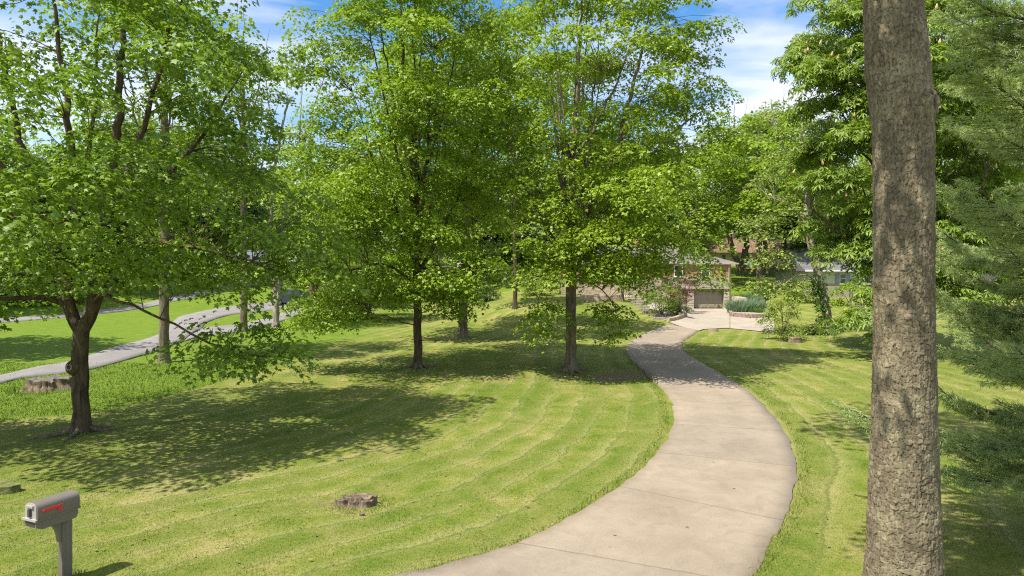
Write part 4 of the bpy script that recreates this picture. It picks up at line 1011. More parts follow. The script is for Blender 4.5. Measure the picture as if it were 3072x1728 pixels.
# ------------------------------------------------------------------ building materials
def brickmat(name, c1, c2, mortar, bw=.22, rh=.075, ms=.012):
    m, N, L, b = mat(name); t = N.new('ShaderNodeTexCoord'); s = N.new('ShaderNodeSeparateXYZ'); L.new(t.outputs['Object'], s.inputs[0])
    cmb = N.new('ShaderNodeCombineXYZ'); L.new(math_(N, L, 'ADD', s.outputs[0], s.outputs[1]), cmb.inputs[0]); L.new(s.outputs[2], cmb.inputs[1])
    br = N.new('ShaderNodeTexBrick'); br.inputs['Scale'].default_value = 1; br.inputs['Brick Width'].default_value = bw; br.inputs['Row Height'].default_value = rh; br.inputs['Mortar Size'].default_value = ms
    br.inputs['Color1'].default_value = (*c1, 1); br.inputs['Color2'].default_value = (*c2, 1); br.inputs['Mortar'].default_value = (*mortar, 1); L.new(cmb.outputs[0], br.inputs['Vector'])
    n = noise(N, L, t.outputs['Object'], 3, 4); r = ramp(N, [(.3, (.75, .75, .75)), (.7, (1.2, 1.2, 1.2))]); L.new(n.outputs[0], r.inputs[0])
    L.new(mixrgb(N, L, 1.0, br.outputs['Color'], r.outputs[0], 'MULTIPLY'), b.inputs['Base Color']); b.inputs['Roughness'].default_value = .85
    return m
M_BRICK = brickmat('red_brick', (.42, .17, .09), (.34, .12, .065), (.36, .26, .2))
M_BRICK2 = brickmat('tan_brick', (.46, .30, .2), (.38, .24, .16), (.42, .34, .27))
M_SIDING = plain('olive_siding', (.31, .275, .19), .6, .08, 1.5)
M_STONE = plain('buff_stone', (.40, .32, .22), .85, .30, 3.0, .5)
M_STONE2 = plain('pale_stone', (.46, .39, .30), .85, .22, 3.5, .4)
M_LEDGE = plain('brown_block', (.28, .2, .15), .9, .3, 5, .5)
M_DOOR = plain('taupe_door', (.27, .235, .175), .45, .05, 2)
M_GLASS = plain('dark_glass', (.03, .04, .04), .08, .3, 1, spec=.8)
M_WHITE = plain('white_paint', (.72, .70, .66), .5, .05, 2)
M_GUTTER = plain('tan_metal', (.42, .37, .29), .4, .06, 2)
M_GRAVEL = plain('pale_gravel', (.31, .265, .215), .95, .35, 14, .9, bscale=30)
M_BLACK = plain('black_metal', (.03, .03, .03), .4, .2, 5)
M_CREAM = plain('cream_siding', (.50, .50, .36), .65, .06, 1.5)
M_TAN = plain('tan_wall', (.50, .41, .28), .7, .1, 1.5)
M_LOG = plain('log_wall', (.36, .25, .13), .7, .2, 2)
M_WOOD = plain('weathered_wood', (.34, .27, .19), .8, .25, 5, .3)
def roofmat(name, c):
    m, N, L, b = mat(name); t = N.new('ShaderNodeTexCoord'); s = N.new('ShaderNodeSeparateXYZ'); L.new(t.outputs['Object'], s.inputs[0])
    cmb = N.new('ShaderNodeCombineXYZ'); L.new(math_(N, L, 'ADD', s.outputs[0], math_(N, L, 'MULTIPLY', s.outputs[1], .3)), cmb.inputs[0]); L.new(s.outputs[2], cmb.inputs[1])
    br = N.new('ShaderNodeTexBrick'); br.inputs['Scale'].default_value = 1; br.inputs['Brick Width'].default_value = .32; br.inputs['Row Height'].default_value = .062; br.inputs['Mortar Size'].default_value = .008
    br.inputs['Color1'].default_value = (*[k * 1.12 for k in c], 1); br.inputs['Color2'].default_value = (*[k * .88 for k in c], 1); br.inputs['Mortar'].default_value = (*[k * .55 for k in c], 1); L.new(cmb.outputs[0], br.inputs['Vector'])
    n = noise(N, L, t.outputs['Object'], .8, 5); r = ramp(N, [(.3, (.8, .8, .8)), (.7, (1.15, 1.15, 1.15))]); L.new(n.outputs[0], r.inputs[0])
    L.new(mixrgb(N, L, 1.0, br.outputs['Color'], r.outputs[0], 'MULTIPLY'), b.inputs['Base Color']); b.inputs['Roughness'].default_value = .9; b.inputs['Specular IOR Level'].default_value = .2
    return m
M_ROOF = roofmat('grey_shingle', (.205, .178, .16)); M_ROOF2 = roofmat('red_shingle', (.22, .13, .092)); M_ROOF3 = roofmat('dark_shingle', (.17, .16, .17)); M_ROOF4 = roofmat('blue_grey_roof', (.14, .15, .18)); M_ROOF5 = roofmat('rosy_shingle', (.36, .30, .28))

def stonework(bm, x0, x1, y, z0, z1, depth, rng, course=.13, lmin=.3, lmax=.8):
    z = z0
    while z < z1 - .02:
        h = min(course * rng.uniform(.7, 1.35), z1 - z)
        if z1 - (z + h) < .05: h = z1 - z
        x = x0
        while x < x1 - .01:
            l = min(rng.uniform(lmin, lmax), x1 - x)
            if x1 - (x + l) < .1: l = x1 - x
            box(bm, x + .006, x + l - .006, y - rng.uniform(.0, .055), y + depth, z + .005, z + h - .005); x += l
        z += h

def window(parent, x0, x1, z0, z1, y, mw=None, shutters=None):
    """frame, sill and panes in a wall whose face is at y (facing -y)"""
    bm = bmesh.new(); f = .06
    for d in ((x0, x0 + f, z0, z1), (x1 - f, x1, z0, z1)): box(bm, d[0], d[1], y - .05, y + .05, d[2], d[3])
    for d in ((z0, z0 + f), (z1 - f, z1), ((z0 + z1) / 2 - .02, (z0 + z1) / 2 + .02)): box(bm, x0 + f, x1 - f, y - .045, y + .05, *d)
    w = bmobj('window', bm, mw or M_WHITE, parent)
    boxobj('pane', (x0 + f, x1 - f, y - .012, y + .02, z0 + f, z1 - f), M_GLASS, w)
    boxobj('sill', (x0 - .05, x1 + .05, y - .10, y - .052, z0 - .07, z0 - .004), mw or M_WHITE, w)
    return w

def hip_roof(name, x0, x1, y0, y1, z, pitch, over, material, parent, gable=False, front=None):
    x0 -= over; x1 += over; y0 -= over if front is None else front; y1 += over; h = (y1 - y0) / 2 * pitch; ym = (y0 + y1) / 2; k = 0 if gable else (y1 - y0) / 2
    bm = bmesh.new(); t = .10
    a = [bm.verts.new(p) for p in ((x0, y0, z + t), (x1, y0, z + t), (x1, y1, z + t), (x0, y1, z + t), (x0 + k, ym, z + t + h), (x1 - k, ym, z + t + h))]
    u = [bm.verts.new(p) for p in ((x0, y0, z), (x1, y0, z), (x1, y1, z), (x0, y1, z))]
    bm.faces.new((a[0], a[1], a[5], a[4])); bm.faces.new((a[2], a[3], a[4], a[5])); bm.faces.new((a[1], a[2], a[5])); bm.faces.new((a[3], a[0], a[4]))
    bm.faces.new(u[::-1])
    for i in range(4): bm.faces.new((u[i], u[(i + 1) % 4], a[(i + 1) % 4], a[i]))
    return bmobj(name, bm, material, parent)

# ------------------------------------------------------------------ the brick house with the garage
rng = np.random.default_rng(401); rnd = random.Random(4)
HZ = float(ground(19.5, HY)) + .05
H = empty('brick_house', (15, HY, HZ), 'brick house on a stone garage storey at the end of the drive', 'house')
ox, oy, oz = 15, HY, HZ
X = lambda u: hx(u) - ox
Z = lambda v: hz(v) - oz
SM = Matrix.Scale(.7, 4, (1, 0, 0))
xr = X(2193); xl = -10.0; depth = 10.0
zs0, zs1, zs2, zs3 = Z(866), Z(859.5), Z(832), Z(792)      # door head, siding foot, brick foot, eave
yb = depth
# main body in storeys, each butted on the one below
boxobj('brick_wall', (xl, xr, 0, yb, zs2 + .003, zs3), M_BRICK, H)
bm = bmesh.new()          # horizontal siding boards
z = zs1; nb = 6; bh = (zs2 - zs1) / nb
for i in range(nb):
    prism(bm, [(-.035, z + .002), (.10, z + .002), (.10, z + bh - .002), (-.012, z + bh - .002)], 0, X(2005), xr - .002); z += bh
box(bm, X(2005), xr - .05, .1, yb - .05, zs1, zs2)
bmobj('siding', bm, M_SIDING, H)
gx0, gx1 = X(2081.5), X(2171.5)
dx0, dx1 = X(2013), X(2063)
bm = bmesh.new(); box(bm, X(2000), xr - .06, .5, yb - .06, -.6, zs1 - .003); box(bm, xl + .05, X(2000), .12, yb - .06, -.6, zs2)
bmobj('lower_wall', bm, M_SIDING, H)
bm = bmesh.new()
stonework(bm, dx1 + .02, gx0 - .02, -.06, -.15, zs0 - .003, .5, rng, .13, .35, .7)
stonework(bm, gx1 + .02, X(2188), -.06, -.15, zs0 - .003, .5, rng, .13, .3, .55)
stonework(bm, X(1985), dx0 - .02, -.06, -.15, zs0 - .003, .5, rng, .14)
stonework(bm, X(1985), X(2188), -.16, zs0, zs1 - .003, .62, rng, .11, .7, 1.8)
bmobj('stone_veneer', bm, M_STONE2, H)
bm = bmesh.new(); stonework(bm, xl + .02, X(1985) - .01, 0, .8, zs2 - .003, .11, rng, .16); bmobj('stone_front', bm, M_STONE, H)
boxobj('side_wall', (X(2188) + .01, xr - .01, -.02, .48, -.4, zs1 - .004), M_SIDING, H)
def panel_door(name, x0, x1, z1, y, rows, cols, panes):
    bm = bmesh.new(); box(bm, x0, x1, y, y + .06, 0, z1)
    rh = z1 / rows; cw = (x1 - x0) / cols
    for r_ in range(rows):
        if panes and r_ == rows - 1: continue
        for c_ in range(cols):
            a0, a1, b0, b1 = x0 + c_ * cw + .07, x0 + (c_ + 1) * cw - .07, r_ * rh + .07, (r_ + 1) * rh - .07
            vs = [bm.verts.new(p) for p in ((a0, y - .003, b0), (a1, y - .003, b0), (a1, y - .003, b1), (a0, y - .003, b1))]
            k = .045; ws = [bm.verts.new(p) for p in ((a0 + k, y - .022, b0 + k), (a1 - k, y - .022, b0 + k), (a1 - k, y - .022, b1 - k), (a0 + k, y - .022, b1 - k))]
            bm.faces.new(ws)
            for i in range(4): bm.faces.new((vs[i], vs[(i + 1) % 4], ws[(i + 1) % 4], ws[i]))
        if r_: box(bm, x0, x1, y - .004, y - .0005, r_ * rh - .008, r_ * rh + .008)
    d = bmobj(name, bm, M_DOOR, H)
    if panes:
        pw = .31
        for c_ in range(panes):
            xc = x0 + (c_ + .5) * (x1 - x0) / panes; zc = z1 - rh * .5
            bm = bmesh.new(); 
            for q in ((xc - pw / 2 - .03, xc - pw / 2, zc - .12, zc + .12), (xc + pw / 2, xc + pw / 2 + .03, zc - .12, zc + .12), (xc - pw / 2, xc + pw / 2, zc + .09, zc + .12), (xc - pw / 2, xc + pw / 2, zc - .12, zc - .09), (xc - .012, xc + .012, zc - .09, zc + .09)):
                box(bm, q[0], q[1], y - .03, y - .001, q[2], q[3])
            w = bmobj('door_window', bm, M_DOOR, d); boxobj('pane', (xc - pw / 2, xc + pw / 2, y - .012, y - .002, zc - .09, zc + .09), M_GLASS, w)
    return d
panel_door('garage_door', gx0, gx1, zs0 - .004, .40, 4, 4, 5)
panel_door('side_door', dx0, dx1, zs0 - .004, .40, 3, 2, 0)
for a, b_ in ((X(2022), X(2048)), (X(2104), X(2129)), (xl + 2.0, xl + 4.2), (xl + 6.0, xl + 7.2)): window(H, a, b_, Z(829.5), Z(796), -.003)

bm = bmesh.new(); box(bm, xl + 8.6, xl + 9.55, -.05, .0, .9, 2.5); bmobj('front_door', bm, M_DOOR, H)
bm = bmesh.new(); cyl(bm, (X(2186), -.12, 0), (X(2186), -.12, zs3 - .1), .045, n=10); cyl(bm, (X(2186), -.12, zs3 - .1), (X(2186), -.2, zs3 - .02), .045, n=10); bmobj('downspout', bm, M_GUTTER, H)
rf = hip_roof('roof', xl, xr, 0, yb, zs3 + .003, .36, .65, M_ROOF, H, front=.16)
bm = bmesh.new(); box(bm, xl - .7, xr + .7, -.27, -.165, zs3 - .03, zs3 + .11); box(bm, xr + .655, xr + .76, -.16, yb + .65, zs3 - .03, zs3 + .11); bmobj('gutter', bm, M_GUTTER, rf)
bm = bmesh.new(); box(bm, -2.2, -1.2, 4.5, 5.3, zs3 + 1.2, zs3 + 2.7); bmobj('chimney', bm, M_BRICK, rf)
bm = bmesh.new(); cyl(bm, (X(2132), -.2, zs1 + .06), (X(2132), -.34, zs1 + .10), .03, n=8); cyl(bm, (X(2132), -.34, zs1 + .10), (X(2128), -.44, zs1 + .0), .05, .09, n=10); cyl(bm, (X(2132), -.34, zs1 + .10), (X(2136), -.44, zs1 + .0), .05, .09, n=10); bmobj('floodlight', bm, M_WHITE, H, True)

# ------------------------------------------------------------------ stone walls, steps, planters
def blockwall(name, pts, h, label, group, material, seed, course=.15, bl=.34, th=.26, cat='wall', dz=0):
    rng = np.random.default_rng(seed); P = spline(np.array([p[:2] for p in pts]), 200); s = np.concatenate([[0], np.cumsum(np.linalg.norm(np.diff(P, axis=0), axis=1))])
    bm = bmesh.new(); base = onground(*P[len(P) // 2])
    for c_ in range(int(round(h / course))):
        t = -rng.uniform(0, bl)
        while t < s[-1]:
            l = bl * rng.uniform(.75, 1.35); t0, t1 = max(t, 0), min(t + l, s[-1]); t += l
            if t1 - t0 < .05: continue
            a = np.array([np.interp(t0 + .006, s, P[:, k]) for k in (0, 1)]); e_ = np.array([np.interp(t1 - .006, s, P[:, k]) for k in (0, 1)]); d = e_ - a; ln = np.linalg.norm(d); ang = math.atan2(d[1], d[0]); c0 = (a + e_) / 2
            z = float(ground(*c0)) + c_ * course - .06 + dz
            M = Matrix.Translation((c0[0] - base.x, c0[1] - base.y, z - base.z)) @ Matrix.Rotation(ang + rng.normal(0, .02), 4, 'Z')
            box(bm, -ln / 2, ln / 2, -th / 2 - rng.uniform(0, .03), th / 2, .004, course - .004, M)
    o = bmobj(name, bm, material); o.location = base
    return tag(o, label, cat, group)
blockwall('retaining_wall', [at(2192, 944), at(2196, 950), at(2225, 953), at(2260, 955), at(2290, 954), at(2301, 948), at(2298, 940), at(2285, 934)], .42, 'curved low block wall edging the iris bed by the parking pad', 'curved block walls', M_LEDGE, 1)
blockwall('retaining_wall', [at(2252, 914), at(2268, 916), at(2284, 913), at(2291, 906), at(2288, 899)], .36, 'short curved block wall of the upper tier behind the irises', 'curved block walls', M_LEDGE, 2)
blockwall('stone_wall', [at(1742, 903), at(1780, 905), at(1820, 905), at(1868, 903)], .62, 'dry stone terrace wall left of the garden steps', None, M_STONE, 3, .16, .5, .3)
blockwall('stone_wall', [at(2003, 966), at(2025, 961), at(2045, 953), at(2052, 946), at(2050, 934)], .34, 'low dry stone kerb curving beside the drive in front of the shrubs', None, M_STONE, 4, .12, .5, .3)
# stacked slabs against the house corner
pb = Vector((hx(2190) + .1, HY - 2.6, 0)); pb.z = float(ground(pb.x, pb.y))
bm = bmesh.new(); rng = np.random.default_rng(5)
for i in range(9):
    for j in range(3): box(bm, -.05 + rng.uniform(-.06, .06) + .02 * i, .78 + .02 * i, .15 + j * .8 + i * .07, .9 + j * .8 + i * .07, -.1 + i * .16, .045 + i * .16)
o = bmobj('slab_stack', bm, M_STONE2); o.location = pb; tag(o, 'stack of flat stone slabs rising at the right corner of the garage', 'stone steps')
# garden steps
M_STEP = plain('step_stone', (.30, .255, .19), .9, .3, 4, .4)
st = empty('garden_steps', at(1935, 925), 'run of stone slab steps climbing from the drive to the terrace', 'steps'); b0 = Vector(st.location)
for i, (u, v, w) in enumerate(((1978, 957, 1.5), (1963, 947, 1.6), (1950, 939, 1.7), (1938, 931, 1.6), (1928, 923, 1.6), (1921, 915, 1.6), (1914, 908, 1.7), (1908, 901, 1.9), (1905, 894, 2.0), (1904, 888, 2.0))):
    p = at(u, v) - b0; bm = bmesh.new(); rr_ = rnd.uniform(-.12, .12)
    box(bm, -w / 2, w / 2, -.24, .3, -.12, .14, Matrix.Translation(p) @ Matrix.Rotation(rr_, 4, 'Z') @ SM); bmobj('step', bm, M_STEP, st, bevel=.015)
patch('gravel_bed', [tuple(at(u, v)[:2]) for u, v in ((1930, 905), (1985, 907), (2015, 935), (2042, 938), (2046, 948), (2020, 957), (1995, 962), (1978, 952), (1950, 928))], M_GRAVEL, .035)
patch('terrace', [tuple(at(u, v)[:2]) for u, v in ((1745, 893), (1800, 896), (1880, 894), (1925, 890), (1960, 880), (1900, 872), (1820, 874), (1755, 880))], M_PAD, .05)
patch('planting_bed', [tuple(at(u, v)[:2]) for u, v in ((2196, 946), (2225, 951), (2260, 953), (2288, 952), (2297, 945), (2280, 930), (2245, 915), (2205, 925))], M_GRAVEL, .20, 3)
q = at(1864, 893); bm = bmesh.new(); cyl(bm, (0, 0, -.1), (0, 0, 1.35), .03, n=8); cyl(bm, (0, 0, 1.35), (0, 0, 1.42), .09, .09, 10); cyl(bm, (0, 0, 1.42), (0, 0, 1.62), .07, .10, 10); cyl(bm, (0, 0, 1.62), (0, 0, 1.72), .12, .02, 10); o = bmobj('garden_lamp', bm, M_BLACK); o.location = q; tag(o, 'thin black garden lamp post at the edge of the terrace', 'lamp post')

# ------------------------------------------------------------------ garden plants
def blades(name, p, n, h, r, w, material, label, cat, seed, group=None, bend=.35):
    rng = np.random.default_rng(seed); t = empty(name, p, label, cat, group)
    a = rng.random(n) * 6.283; rr_ = r * np.sqrt(rng.random(n)); b_ = np.stack([np.cos(a) * rr_, np.sin(a) * rr_, np.full(n, -.04)], 1)
    d = np.stack([np.cos(a), np.sin(a), np.zeros(n)], 1) * (rr_ / r)[:, None] * bend + rng.normal(0, .12, (n, 3)); d[:, 2] = 1; d = unit(d); hh = h * rng.uniform(.55, 1.1, n)[:, None]
    s_ = unit(np.cross(d, rng.normal(0, 1, (n, 3)))); m1 = b_ + d * hh * .55; tp = b_ + d * hh + np.stack([d[:, 0], d[:, 1], -.2 * np.ones(n)], 1) * hh * .35
    V = np.stack([b_ - s_ * w, b_ + s_ * w, m1 + s_ * w * .9, tp, m1 - s_ * w * .9], 1).reshape(-1, 3); k = np.arange(n)[:, None] * 5
    npmesh('blades', V, [np.concatenate([k + np.array([0, 1, 2]), k + np.array([0, 2, 4]), k + np.array([4, 2, 3])])], material, t); return t
for i, (u, v, r_, h_, lab) in enumerate(((2212, 940, .75, .95, 'leftmost clump of blue green iris beside the stone slabs'), (2236, 938, .8, 1.0, 'blue green iris clump in the middle of the front bed'), (2270, 936, .7, .85, 'blue green iris clump at the right end of the front bed'),
        (2225, 926, .9, 1.1, 'tall blue green iris clump behind the leftmost one'), (2250, 917, .8, 1.0, 'iris clump between the two block walls'), (2276, 903, .7, .85, 'iris clump on the upper tier by the bank'))):
    blades('iris_clump', at(u, v) + Vector((0, 0, .1)), 620, h_ * 1.35, r_ * 1.15, .03, M_IRIS, lab, 'plant', 500 + i, 'iris clumps in the garden bed')
for i, (u, v, r_, lab) in enumerate(((2270, 943, .5, 'yellow green daylily clump by the curved wall'), (2262, 907, .5, 'yellow green daylily clump on the upper tier'))):
    blades('daylily_clump', at(u, v) + Vector((0, 0, .12)), 300, .7, r_, .02, M_LILY, lab, 'plant', 520 + i, 'daylily clumps', .8)
blades('fern_clump', at(1872, 880) + Vector((0, 0, .05)), 220, .8, .5, .035, M_LILY, 'bright green leafy clump on the terrace behind the lamp post', 'plant', 530, None, .9)

def shrub(name, p, w, h, n, leaf, label, seed, ls=.1, cat='shrub', trunk=.05, bark=None, group=None, nl=46, rad=.38, tm=T_KITE, zc=.55):
    rng = np.random.default_rng(seed)
    lim = [[(0, 0, -.15, trunk), (rng.normal(0, .1), rng.normal(0, .1), h * .35, trunk * .7), (rng.normal(0, .2), rng.normal(0, .2), h * .9, .006)]] + [[(0, 0, .1, trunk * .6), (math.cos(a) * w * .35, math.sin(a) * w * .35, h * .45, trunk * .4), (math.cos(a) * w * .7, math.sin(a) * w * .7, h * .75, .006)] for a in rng.random(5) * 6.283]
    V, Fq, lv, lf, C = tree_meshes(rng, lim, [(0, 0, h * zc, w, w * .85, h * (1 - zc) * .95, n)], rad, nl, ls, tm, rmin=.22)
    t = empty(name, p, label, cat, group); npmesh('stems', V, [Fq], bark or M_BARK, t, True); npmesh('foliage', lv, [lf], leaf, t); return t
shrub('japanese_maple', Vector((hx(2003), HY - 4.6, float(ground(hx(2003), HY - 4.6)))), 1.9, 3.5, 130, M_LEAF_RED, 'dark red japanese maple in front of the brick house', 540, .085, 'tree', .07, zc=.66)
shrub('evergreen_shrub', at(1985, 946), 1.6, 2.9, 130, M_LEAF_D, 'dense green shrub below the red maple', 541, .1)
shrub('low_shrub', at(2036, 946), .8, 1.0, 40, M_LEAF_F, 'low dark shrub beside the side door of the garage', 542, .09)
shrub('wispy_shrub', at(2350, 1020), 1.35, 2.9, 120, M_LEAF_E, 'thin wispy light green shrub at the corner of the parking pad', 543, .10, nl=34, rad=.36, zc=.40)
shrub('dark_shrub', at(1835, 868), .9, 1.2, 40, M_LEAF_F, 'dark rounded shrub on the terrace near the house wall', 544, .09)
shrub('yew_shrub', at(1455, 905), 2.2, 1.6, 70, M_LEAF_F, 'dark low yew beside the tan cottage', 545, .14, rad=.55)
shrub('verge_shrub', at(1190, 925), 1.9, 2.2, 70, M_LEAF_F, 'dark shrub under the trees left of the tan cottage', 546, .14, rad=.55)
for i_, (u_, v_, w_, h_, mt_, lab_) in enumerate(((1240, 902, 2.2, 3.2, M_LEAF_D, 'broad green bush behind the left mid-lawn trunk'), (1335, 893, 1.9, 2.6, M_LEAF_F, 'dark bush beside the tan cottage wall, left of the yew'), (1600, 886, 2.2, 2.8, M_LEAF_D, 'green bush on the rise between the slim trunk and the house'),
        (1420, 872, 2.4, 3.0, M_LEAF_D, 'tall green bush on the rise behind the yew'), (1010, 915, 2.4, 3.4, M_LEAF_B, 'bright green bush between the parked car and the spreading tree'), (1505, 862, 2.4, 3.2, M_LEAF_F, 'dark bush behind the slim trunk'))):
    shrub('garden_bush', at(u_, v_), w_, h_, 84, mt_, lab_, 560 + i_, .15, rad=.6, group='bushes along the back of the lawn')
shrub('drooping_sapling', at(2020, 905), 1.2, 3.4, 50, M_LEAF_B, 'green sapling between the red maple and the brick wall', 547, .13, zc=.6)
shrub('thin_sapling', at(1872, 905), 1.1, 3.3, 26, M_LEAF_B, 'thin many-stemmed sapling in front of the terrace beside the garden steps', 549, .13, 'tree', .035, rad=.45, nl=24, zc=.62)
shrub('terrace_bush', at(1785, 872), 1.5, 1.9, 60, M_LEAF_D, 'broad green bush on the terrace left of the lamp post', 550, .12, rad=.5)
shrub('corner_bush', at(1925, 872), 1.3, 2.1, 60, M_LEAF_B, 'leafy bush above the top of the garden steps', 551, .12, rad=.5)
shrub('end_bush', at(1700, 880), 1.8, 2.3, 60, M_LEAF_D, 'rounded bush at the far left end of the terrace', 552, .13, rad=.55)
# spreading light bushes near the ivy trunk
shrub('fence_bush', at(2555, 918), 2.0, 2.4, 84, M_LEAF_B, 'bright green bush in front of the cream ranch house', 553, .15, rad=.6)
shrub('bank_bush', at(2405, 905), 1.9, 2.6, 80, M_LEAF_E, 'light green bush on the bank left of the neighbouring house', 548, .15, rad=.6)

# ------------------------------------------------------------------ stumps and stones
def rough(name, p, rx, ry, h, material, label, cat, seed, jag=.25, top=None, spread=1.25, n=48, groups=None):
    """cut or rotten stump: ribbed side, worn top"""
    rng = np.random.default_rng(seed); V = []; rows = 9
    for j in range(rows):
        t = j / (rows - 1); 
        for i in range(n):
            a = 2 * math.pi * i / n; rib = 1 + jag * .5 * (vnoise(math.cos(a) * 2.2 + seed, math.sin(a) * 2.2 + 7) - .5) + jag * .35 * (vnoise(i * .8 + seed * 3, 3 + t) - .5)
            s_ = (spread - (spread - 1) * min(1, t * 1.6)) * rib
            z = h * t * (1 + jag * .55 * (float(vnoise(i * .35 + seed * 5, 1.5)) - .5) * t) - .06 * (1 - t)
            V.append((math.cos(a) * rx * s_, math.sin(a) * ry * s_, z))
    Fq = [(j * n + i, j * n + (i + 1) % n, (j + 1) * n + (i + 1) % n, (j + 1) * n + i) for j in range(rows - 1) for i in range(n)]
    o = npmesh(name, V, [np.array(Fq)], material, None, True); o.location = p; tag(o, label, cat, groups)
    b0 = (rows - 1) * n; Vt = []; k = 6
    for j in range(k):
        f_ = 1 - j / k
        for i in range(n):
            x, y, z = V[b0 + i]; f2 = f_; zz_ = h * (1 + (z / h - 1) * f_) + jag * h * .35 * (float(vnoise(x * f2 * 6 + seed, y * f2 * 6)) - .5) * (1 - (j == 0)); Vt.append((x * f2, y * f2, zz_ + .001))
    Vt.append((0, 0, h)); c_ = len(Vt) - 1
    Ft = [(j * n + i, j * n + (i + 1) % n, (j + 1) * n + (i + 1) % n, (j + 1) * n + i) for j in range(k - 1) for i in range(n)]
    npmesh('cut_top', Vt, [np.array(Ft), np.array([((k - 1) * n + i, (k - 1) * n + (i + 1) % n, c_) for i in range(n)])], top or material, o, jag > .3)
    return o
M_ROT = barkmat('rotten_wood', (.05, .036, .025), (.235, .175, .118), 7, .5, 1.0); M_MOSSY = plain('mossy_bark', (.12, .13, .035), .95, .5, 7, .8); M_CUT = plain('grey_cut_wood', (.12, .10, .078), .85, .3, 9, .4)
rough('tree_stump', at(140, 1169), .70, .55, .42, M_ROT, 'wide weathered stump beside the lane at the left', 'stump', 3, .95, M_CUT, 1.35, 72)
p = at(-22, 1474); rough('tree_stump', p, .56, .24, .15, M_MOSSY, 'mossy flat cut stump at the left edge behind the mailbox', 'stump', 7, .3, M_MOSSY, 1.06)
o = rough('rotten_stump', at(1082, 1514), .22, .17, .18, M_ROT, 'crumbling knobbly rotten stump in the near lawn', 'stump', 12, .9, M_ROT, 1.25)
for (dx_, dy_, rx_, h_, sd_) in ((-.36, -.03, .13, .12, 21), (-.21, .06, .15, .15, 22), (.14, -.12, .13, .13, 23), (-.08, -.13, .11, .11, 25), (.2, .02, .12, .17, 26), (-.46, .02, .07, .06, 27)):
    b_ = rough('root_lump', (0, 0, 0), rx_, rx_ * .85, h_, M_ROT, None, None, sd_, .8, M_ROT, 1.3, 24); b_.parent = o; b_.location = (dx_, dy_, 0)
rough('bark_chunk', at(1085, 1549), .05, .035, .06, M_ROT, 'small dark chunk of bark in the grass in front of the rotten stump', 'bark', 31, .8, M_ROT, 1.1, 16)
rough('flat_stone', at(2141, 994), .36, .26, .17, M_LEDGE, 'small flat brown stone on the grass edge of the garage apron', 'stone', 33, .3, M_LEDGE, 1.1, 24)
rough('garden_rock', at(2385, 1027), .36, .28, .3, M_ROT, 'brown rock beside the wispy shrub', 'rock', 35, .6, M_LEDGE, 1.2, 28)

# ------------------------------------------------------------------ mailbox
rng = np.random.default_rng(601)
M_MB = plain('brown_plastic', (.155, .132, .108), .42, .05, 4, .08, bscale=60); M_MBD = plain('shadow_plastic', (.05, .044, .038), .5, .1, 4); M_RED = plain('red_flag', (.62, .035, .035), .4, .05, 3)
M_FACE = plain('pale_door', (.34, .31, .28), .4, .04, 3)
MBY = 10.45; mx = (196 - U0) / F * MBY; mzg = float(ground(mx, MBY))
MB = empty('mailbox', (mx, MBY, mzg), 'brown mailbox with a red flag on a post at the lower left', 'mailbox', None, math.atan2(-.919, -.395))
# local frame: +x towards the mailbox door, y to its right-hand side seen from the door reversed
bm = bmesh.new()
for a, b_ in ((-.05, -.02), (-.013, .013), (.02, .05)): box(bm, -.0785 + .004, .0785 - .004, a, b_, -.1, .93)
box(bm, -.0785, -.045, -.046, .046, -.1, .93); box(bm, -.035, .035, -.054, .054, -.1, .93); box(bm, .045, .0785, -.046, .046, -.1, .93); box(bm, -.06, .06, -.042, .042, -.1, .925)
bmobj('post', bm, M_MB, MB)
bm = bmesh.new(); arc = [(.0785, .42), (.11, .43)] + [(.12 + .19 * (1 - math.cos(t)), .45 + .30 * math.sin(t)) for t in np.linspace(.1, math.pi / 2, 9)] + [(.31, .78), (.0785, .78)]
prism(bm, arc, 1, -.035, .035); BR = bmobj('bracket', bm, M_MB, MB); BR.location.z = .17
bm = bmesh.new()   # tray with newspaper slot
prism(bm, [(-.26, .80), (-.23, .755), (.24, .755), (.325, .80), (.325, .90), (-.26, .90)], 1, -.125, .125)
tray = bmobj('base', bm, M_MB, MB, bevel=.008)
boxobj('newspaper_slot', (.318, .328, -.095, .095, .803, .875), M_MBD, tray)  # solid plate, coloured dark as the shade inside the slot
def dome(k=1.0, n=14, w=.14, z0=.905, zs_=.13, hr=.115):
    P = [(-w * k, z0), (w * k, z0), (w * k, z0 + zs_)]
    for i in range(n + 1):
        t = math.pi * i / n; P.append((w * k * math.copysign(abs(math.cos(t)) ** .72, math.cos(t)), z0 + zs_ + hr * math.sin(t) ** .8 * k))
    return P
bm = bmesh.new(); prism(bm, [(a, b_) for a, b_ in dome()], 0, -.28, .31); bx_ = bmobj('box', bm, M_MB, MB, False, bevel=.006)
bm = bmesh.new(); box(bm, -.285, .30, -.148, .148, .893, .917); bmobj('ledge', bm, M_MB, bx_, bevel=.004)
bm = bmesh.new(); prism(bm, [(a, b_) for a, b_ in dome(.9, w=.135, z0=.915)], 0, .3105, .322); dr_ = bmobj('door', bm, M_FACE, MB, bevel=.003)
bm = bmesh.new(); prism(bm, [(-.15, .895), (.15, .895), (.15, .925), (-.15, .925)], 0, .322, .352); bmobj('door_lip', bm, M_FACE, dr_, bevel=.006)
bm = bmesh.new(); box(bm, .3225, .352, -.022, .022, .95, 1.06); bmobj('handle', bm, M_MBD, dr_, bevel=.008)
bm = bmesh.new(); box(bm, .3225, .345, -.07, .07, 1.085, 1.115); bmobj('latch', bm, M_FACE, dr_, bevel=.01)
